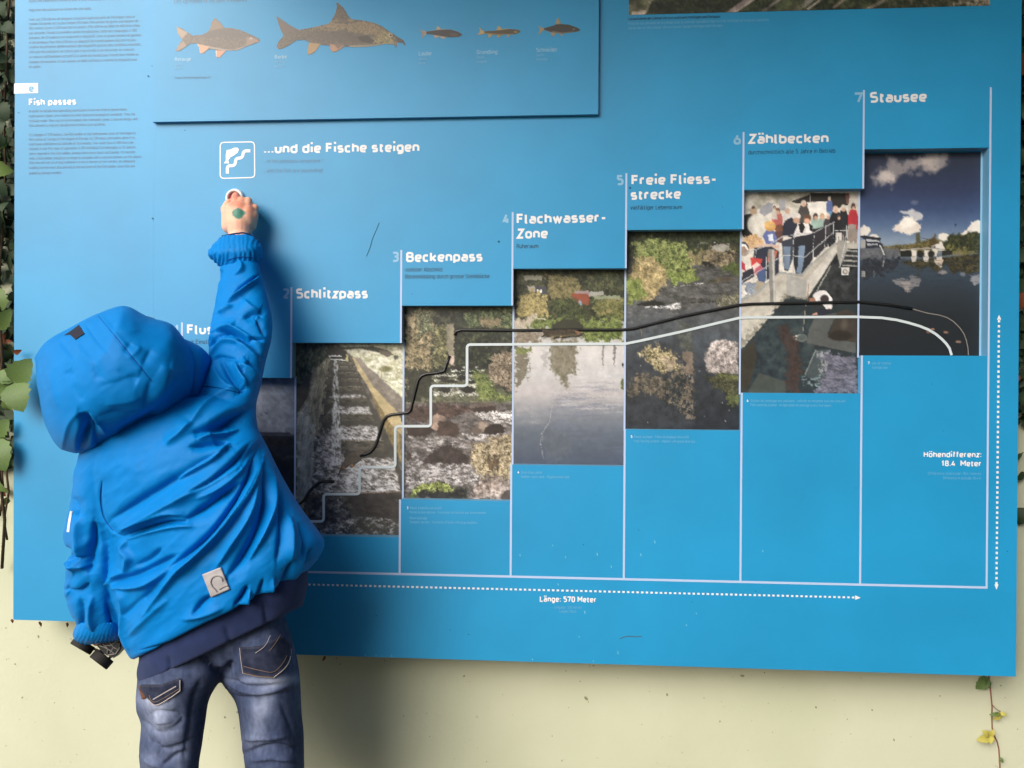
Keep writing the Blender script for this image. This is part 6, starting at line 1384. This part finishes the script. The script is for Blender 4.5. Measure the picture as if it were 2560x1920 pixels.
def wheel(p0, p1, half_px, d):
    a, b, c, L_ = axes(p0, p1, d); ctr = UP((p0[0]+p1[0])/2, (p0[1]+p1[1])/2, d); r_ = half_px*(1.30-DM(d))/F_PX
    # the axle runs along the long photo direction of the tread block: tyre seen edge-on
    w = bpy.data.objects.new('wheel', None); col.objects.link(w); w.location = Vector(ctr)-toy.location; w.parent = toy
    # tyre: disc whose diameter is the long photo direction, width the short one
    R_, Wd = L_, r_; vs_, fs = [], []; seg = 40
    prof = [(R_*.55, Wd*.8), (R_*.93, Wd), (R_*.99, Wd*.9), (R_, Wd*.7), (R_, -Wd*.7), (R_*.99, -Wd*.9), (R_*.93, -Wd), (R_*.55, -Wd*.8)]
    for k in range(seg):
        th = 2*math.pi*k/seg; tr = 1.0 if k % 2 else .955
        for (rr, ww) in prof:
            rr = rr*tr if rr > R_*.93 else rr
            vs_.append(np.array(ctr)+np.array(a)*rr*math.cos(th)+np.array(b)*rr*math.sin(th)+np.array(c)*ww)
    m_ = len(prof)
    for k in range(seg):
        for j in range(m_-1): fs.append([k*m_+j, k*m_+j+1, ((k+1) % seg)*m_+j+1, ((k+1) % seg)*m_+j])
    t = mesh_np('tyre', vs_, fs, M['tyre'], None, True); reparent(t, w)
    vs_, fs = [], []
    for s_ in (1, -1):
        n0 = len(vs_)
        for k in range(24):
            th = 2*math.pi*k/24; vs_.append(np.array(ctr)+(np.array(a)*math.cos(th)+np.array(b)*math.sin(th))*R_*.56+np.array(c)*Wd*.6*s_)
        fs.append(list(range(n0, n0+24)))
    rr_ = mesh_np('rim', vs_, fs, M['chrome']); reparent(rr_, w)
wheel((183,1600),(231,1628),10.5,.165)
wheel((233,1632),(275,1664),12.5,.165)
reparent(tube('axle', [UP(222,1618,.16), UP(262,1632,.165)], .002, M['chassis']), toy)
reparent(tube('axle', [UP(268,1650,.16), UP(284,1636,.17)], .002, M['chassis']), toy)

# ------------------------------------------------------------------ climbing plants
M['leaf_a'] = mat('leaf_green', (0.10, 0.16, 0.04), 0.55, 0.35, vary=(40, .2)); M['leaf_b'] = mat('leaf_pale', (0.11, 0.18, 0.05), 0.55, 0.35, vary=(40, .2))
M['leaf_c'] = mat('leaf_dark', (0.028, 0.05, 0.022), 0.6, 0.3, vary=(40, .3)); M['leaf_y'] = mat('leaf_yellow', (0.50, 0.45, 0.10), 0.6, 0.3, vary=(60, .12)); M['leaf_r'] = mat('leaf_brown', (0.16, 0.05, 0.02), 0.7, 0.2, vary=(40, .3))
M['stem'] = mat('stem_brown', (0.07, 0.045, 0.025), 0.8, 0.2); M['stem_r'] = mat('stem_red', (0.24, 0.10, 0.07), 0.7, 0.2)
def leaf_mesh(name, m, serr=.06, wid=.34, seed=1):
    """serrated blade with a midrib fold, unit length along +x"""
    rg = random.Random(seed); n = 11; L_, Rt, C_ = [], [], []
    for k in range(n):
        t = k/(n-1); w = wid*math.sin(math.pi*min(1, t**.8*1.0))**.75 if 0 < t < 1 else 0
        w *= 1+(serr*2 if k % 2 else -serr); z = .10*math.sin(math.pi*t)-.12*t*t
        C_.append((t, 0, z)); L_.append((t-.02, w*(1+rg.uniform(-.06,.06)), z+.22*w)); Rt.append((t-.02, -w*(1+rg.uniform(-.06,.06)), z+.22*w))
    vs_ = C_+L_+Rt; fs = []
    for k in range(n-1):
        fs.append([k, k+1, n+k+1, n+k]); fs.append([2*n+k, 2*n+k+1, k+1, k])
    me = bpy.data.meshes.new(name); me.from_pydata(vs_, [], fs); me.materials.append(m); me.polygons.foreach_set('use_smooth', [True]*len(me.polygons)); me.update(); return me
LM = {k: [leaf_mesh('leaf_blade', M[k], seed=s_) for s_ in range(3)] for k in ('leaf_a', 'leaf_b', 'leaf_c', 'leaf_y', 'leaf_r')}
def leaf(parent, px0, px1, d, kind, tilt=0.0, roll=0.0, wid=1.0):
    a = Vector(UN(*px0, d)); b = Vector(UN(*px1, d+tilt)); e = b-a; L_ = e.length; e.normalize()
    nrm = Vector((0, -1, 0)); s_ = nrm.cross(e).normalized(); nrm = e.cross(s_).normalized()
    R_ = Matrix.Rotation(roll, 3, e); s_ = R_ @ s_; nrm = R_ @ nrm
    b_ = (b-a)*.86; e = b_; L_ = e.length; e.normalize()
    o = bpy.data.objects.new('leaf', random.choice(LM[kind])); col.objects.link(o)
    m = Matrix((e*L_, s_*L_*wid, nrm*L_)).transposed().to_4x4(); m.translation = a
    o.parent = parent; o.matrix_world = m; o.matrix_parent_inverse = Matrix.Translation(-Vector(parent.location)); o.matrix_basis = m
    return o
vine = empty('climbing_vine', UN(60, 900, .02), 'green creeper with big toothed leaves beside the left edge of the board', 'climbing plant')
reparent(tube('stem', [UN(-30,830,.0), UN(0,930,.005), UN(34,955,.012), UN(45,960,.015)], .0012, M['stem'], None), vine)
reparent(tube('stem', [UN(-40,600,-.03), UN(-8,720,-.02), UN(6,900,-.01), UN(-12,1100,-.015), UN(12,1300,-.03), UN(5,1420,-.06)], .0028, M['stem'], None), vine)
big = [((34,955),(82,890),.02,'leaf_b',.01,.3,1.15),((40,957),(54,1040),.02,'leaf_b',.02,-.2,1.25),((34,955),(-24,925),.01,'leaf_b',.0,.4,.9),((34,957),(-18,985),.01,'leaf_b',.0,-.3,.8),((30,960),(20,1040),.0,'leaf_a',.0,.4,1.1),
       ((34,880),(55,876),.01,'leaf_r',.01,.6,.7),((-10,820),(32,768),-.01,'leaf_a',.01,.5,.9),((-8,1085),(24,1045),.01,'leaf_b',.01,.2,1.2),((-10,1100),(12,1190),.01,'leaf_b',.02,-.3,1.1),((-12,860),(18,830),-.02,'leaf_r',.0,.3,.9),((5,860),(33,850),-.02,'leaf_r',.0,-.4,.7),
       ((-6,1190),(20,1240),-.01,'leaf_a',.01,.6,1.0),((-14,1000),(8,940),-.02,'leaf_c',.0,.4,1.2),((0,780),(-18,700),-.02,'leaf_a',.0,.2,1.2)]
for b_ in big: leaf(vine, *b_)
ivy = empty('ivy_left', UN(10, 500, -.06), 'dark green leafy ivy hanging over the wall left of the board', 'ivy')
ivy.name = 'ivy'
def ivy_patch(parent, x0, x1, y0, y1, n, d0, d1, kinds, smin, smax, seed):
    rg = random.Random(seed)
    for k in range(n):
        a = (rg.uniform(x0, x1), rg.uniform(y0, y1)); L_ = rg.uniform(smin, smax); th = math.pi/2+rg.uniform(-1.2, 1.2)
        leaf(parent, a, (a[0]+L_*math.cos(th), a[1]+L_*math.sin(th)), rg.uniform(d0, d1), rg.choice(kinds), rg.uniform(-.012, .02), rg.uniform(-.9, .9), rg.uniform(.8, 1.3))
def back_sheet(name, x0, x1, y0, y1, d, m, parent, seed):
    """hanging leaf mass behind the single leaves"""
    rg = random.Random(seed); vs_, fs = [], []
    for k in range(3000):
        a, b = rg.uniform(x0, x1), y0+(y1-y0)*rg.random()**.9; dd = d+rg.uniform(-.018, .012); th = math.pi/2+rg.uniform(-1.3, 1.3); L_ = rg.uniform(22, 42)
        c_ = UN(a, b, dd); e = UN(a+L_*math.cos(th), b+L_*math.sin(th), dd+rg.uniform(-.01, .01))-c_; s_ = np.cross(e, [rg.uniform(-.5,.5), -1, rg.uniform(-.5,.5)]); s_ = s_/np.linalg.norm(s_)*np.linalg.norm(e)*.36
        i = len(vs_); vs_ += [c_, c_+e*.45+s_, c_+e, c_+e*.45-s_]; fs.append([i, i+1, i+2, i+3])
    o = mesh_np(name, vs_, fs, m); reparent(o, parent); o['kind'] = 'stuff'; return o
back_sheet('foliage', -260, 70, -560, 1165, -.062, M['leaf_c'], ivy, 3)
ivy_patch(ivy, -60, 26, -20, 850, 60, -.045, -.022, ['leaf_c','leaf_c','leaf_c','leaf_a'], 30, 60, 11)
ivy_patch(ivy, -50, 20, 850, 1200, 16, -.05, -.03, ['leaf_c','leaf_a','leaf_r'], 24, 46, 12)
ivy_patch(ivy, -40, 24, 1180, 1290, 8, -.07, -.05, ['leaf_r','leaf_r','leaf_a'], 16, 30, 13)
for k, L_ in enumerate([[(-30,-40),(4,200),(14,420),(2,640),(-10,860)],[(24,-40),(12,260),(-10,500)],[(14,1160),(22,1230),(10,1300),(18,1350)],[(2,1150),(8,1220),(0,1290)]]):
    reparent(tube('stem', [UN(a, b, -.05) for a, b in L_], .002, M['stem'], None), ivy)
ivr = empty('ivy', UN(2600, 500, -.06), 'dark ivy on the wall to the right of the board, in shade', 'ivy')
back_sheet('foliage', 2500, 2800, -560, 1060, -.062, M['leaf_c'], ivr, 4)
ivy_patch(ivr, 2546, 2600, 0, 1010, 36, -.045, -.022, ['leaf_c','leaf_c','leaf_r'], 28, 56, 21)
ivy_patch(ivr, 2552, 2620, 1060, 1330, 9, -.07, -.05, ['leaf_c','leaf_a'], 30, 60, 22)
cr_ = empty('creeper_shoot', UN(2476, 1700, -.07), 'thin reddish vine shoot with yellow leaves hanging below the right corner of the board', 'vine')
q5 = lambda a, b: (2300+a/5.185, 1600+b/5.185)
reparent(tube('stem', [UN(*q5(a, b), -.074) for a, b in [(880,380),(900,540),(915,660),(925,780),(933,860),(930,1000),(935,1140),(960,1230),(1000,1320),(1022,1420),(1028,1520),(1036,1660),(1040,1800)]], .0011, M['stem_r'], None), cr_)
reparent(tube('stem', [UN(*q5(a, b), -.07) for a, b in [(935,840),(980,890),(1040,930)]], .0006, M['stem_r'], None), cr_)
for a, b, k, t, r_, w_ in [((880,500),(700,660),'leaf_b',0,.3,1.0),((880,510),(850,680),'leaf_b',0,-.3,.8),((870,500),(740,500),'leaf_b',0,.4,.9),((890,500),(910,470),'leaf_b',0,0,.8),
    ((1045,930),(1140,1000),'leaf_y',.006,.3,.9),((1040,950),(940,1050),'leaf_y',.006,-.3,1.0),((1040,960),(880,970),'leaf_b',.004,.5,.5),
    ((905,1240),(800,1170),'leaf_y',.008,.3,.8),((905,1240),(965,1150),'leaf_y',.008,-.3,.8),((905,1245),(715,1310),'leaf_y',.008,.2,.8),((905,1245),(925,1365),'leaf_y',.01,.2,.9),((910,1245),(985,1320),'leaf_y',.006,-.5,.7),((1040,1520),(1085,1610),'leaf_a',.004,.3,.8)]:
    leaf(cr_, q5(*a), q5(*b), -.068, k, t, r_, w_)

# ------------------------------------------------------------------ marks on the render
vs_, fs = [], []
def chip(a, b, r_, st=1.0, ang=0.0):
    k = len(vs_); n = 7; c_, s_ = math.cos(ang), math.sin(ang)
    for j in range(n):
        t = 2*math.pi*j/n; rr = .75*r_*random.uniform(.65, 1.1); u, v = rr*math.cos(t)*st, rr*math.sin(t)
        vs_.append(UN(a+u*c_-v*s_, b+u*s_+v*c_, WALL_D+.0006))
    fs.append([k+j for j in range(n)][::-1])
z7 = lambda a, b: (a/4.365, 1540+b/4.365)
for a, b, r_, st, an in [(65,130,9,1.4,-1),(418,225,14,1.6,1.4),(436,128,7,1,0),(522,268,6,1,0),(300,338,6,1.3,.5),(70,475,8,1.2,0),(98,466,6,1.3,-.6),(163,525,9,1.8,1.4),(242,888,9,2,-.9),(593,947,8,1,0),(212,1128,6,1,0),(384,1157,7,1,0),(836,1512,7,1,0),(657,1583,7,1,0),(771,1594,7,1,0),(64,1415,6,1.6,0),(770,250,7,1.8,0),(1410,605,5,1,0)]:
    p_ = z7(a, b); chip(p_[0], p_[1], r_/4.365, st, an)
for a, b, r_, st, an in [(2502,1714,3,1.3,0),(2544,1823,2.5,1,0),(1855,1689,5,1.7,.1),(1911,1682,3,1,1),(562,1793,3.5,1.5,1.3),(526,1827,1.6,1,0),(1174,1704,1.5,1,0),(1450,1703,2,1.5,.8),(1465,1745,5,2,.9),(1160,1690,3,1.6,-.5),(1668,1737,4,1.5,1.3),(2040,1768,3,2,1.4),(2180,1775,3,1.6,1),(2118,1798,2.2,1,0),(2235,1850,3,2,1.4),(1760,1745,2.4,1,0),(962,1652,2,1,0),(1330,1650,2,1,0),(850,1660,3,1,0),(1008,1790,2,1.3,0),(1380,1840,2,1,0),(1870,1876,2,1,0),(2350,1740,3,1,.3)]:
    chip(a, b, r_, st, an)
for k in range(70):
    chip(random.uniform(0, 2560), random.uniform(1560, 1920), random.uniform(.8, 1.8), random.uniform(1, 2.2), random.uniform(0, 3))
o = mesh_np('wall_chips', vs_, fs, M['speck']); o['kind'] = 'stuff'; o.parent = w
# small rusty tips and dead tendrils under the board
for a, b in [((812,1641),(806,1652)),((98,1555),(103,1566)),((167,1557),(168,1567)),((28,1549),(32,1557))]:
    reparent(tube('dead_tendril', [UN(*a, -.03), UN((a[0]+b[0])/2+1.5, (a[1]+b[1])/2, -.03), UN(*b, -.032)], [.0018, .0022, .0008], M['leaf_r'], None), board)
# slab added above the board, outside the picture, to keep its top in shade

# leaf screen added right of the camera, out of view, to darken that side
added_hedge = empty('added_hedge', (2.2, -3.2, 0), 'tall dark green leaf screen added out of view to darken the right side', 'added_hedge')
rg = random.Random(5); vs_, fs = [], []
for k in range(9000):
    t = rg.random(); c_ = np.array([3.2-4.2*t+rg.uniform(-.25, .25), -1.0-3.6*t+rg.uniform(-.25, .25), rg.uniform(0, 2.6)])
    e = np.array([rg.gauss(0, 1), rg.gauss(0, 1), rg.gauss(0, 1)]); e = e/np.linalg.norm(e)*.09; s_ = np.cross(e, [rg.gauss(0, 1), rg.gauss(0, 1), rg.gauss(0, 1)]); s_ = s_/np.linalg.norm(s_)*.05
    i = len(vs_); vs_ += [c_, c_+e*.5+s_, c_+e, c_+e*.5-s_]; fs.append([i, i+1, i+2, i+3])
o = mesh_np('foliage', vs_, fs, M['leaf_c']); reparent(o, added_hedge); o['kind'] = 'stuff'
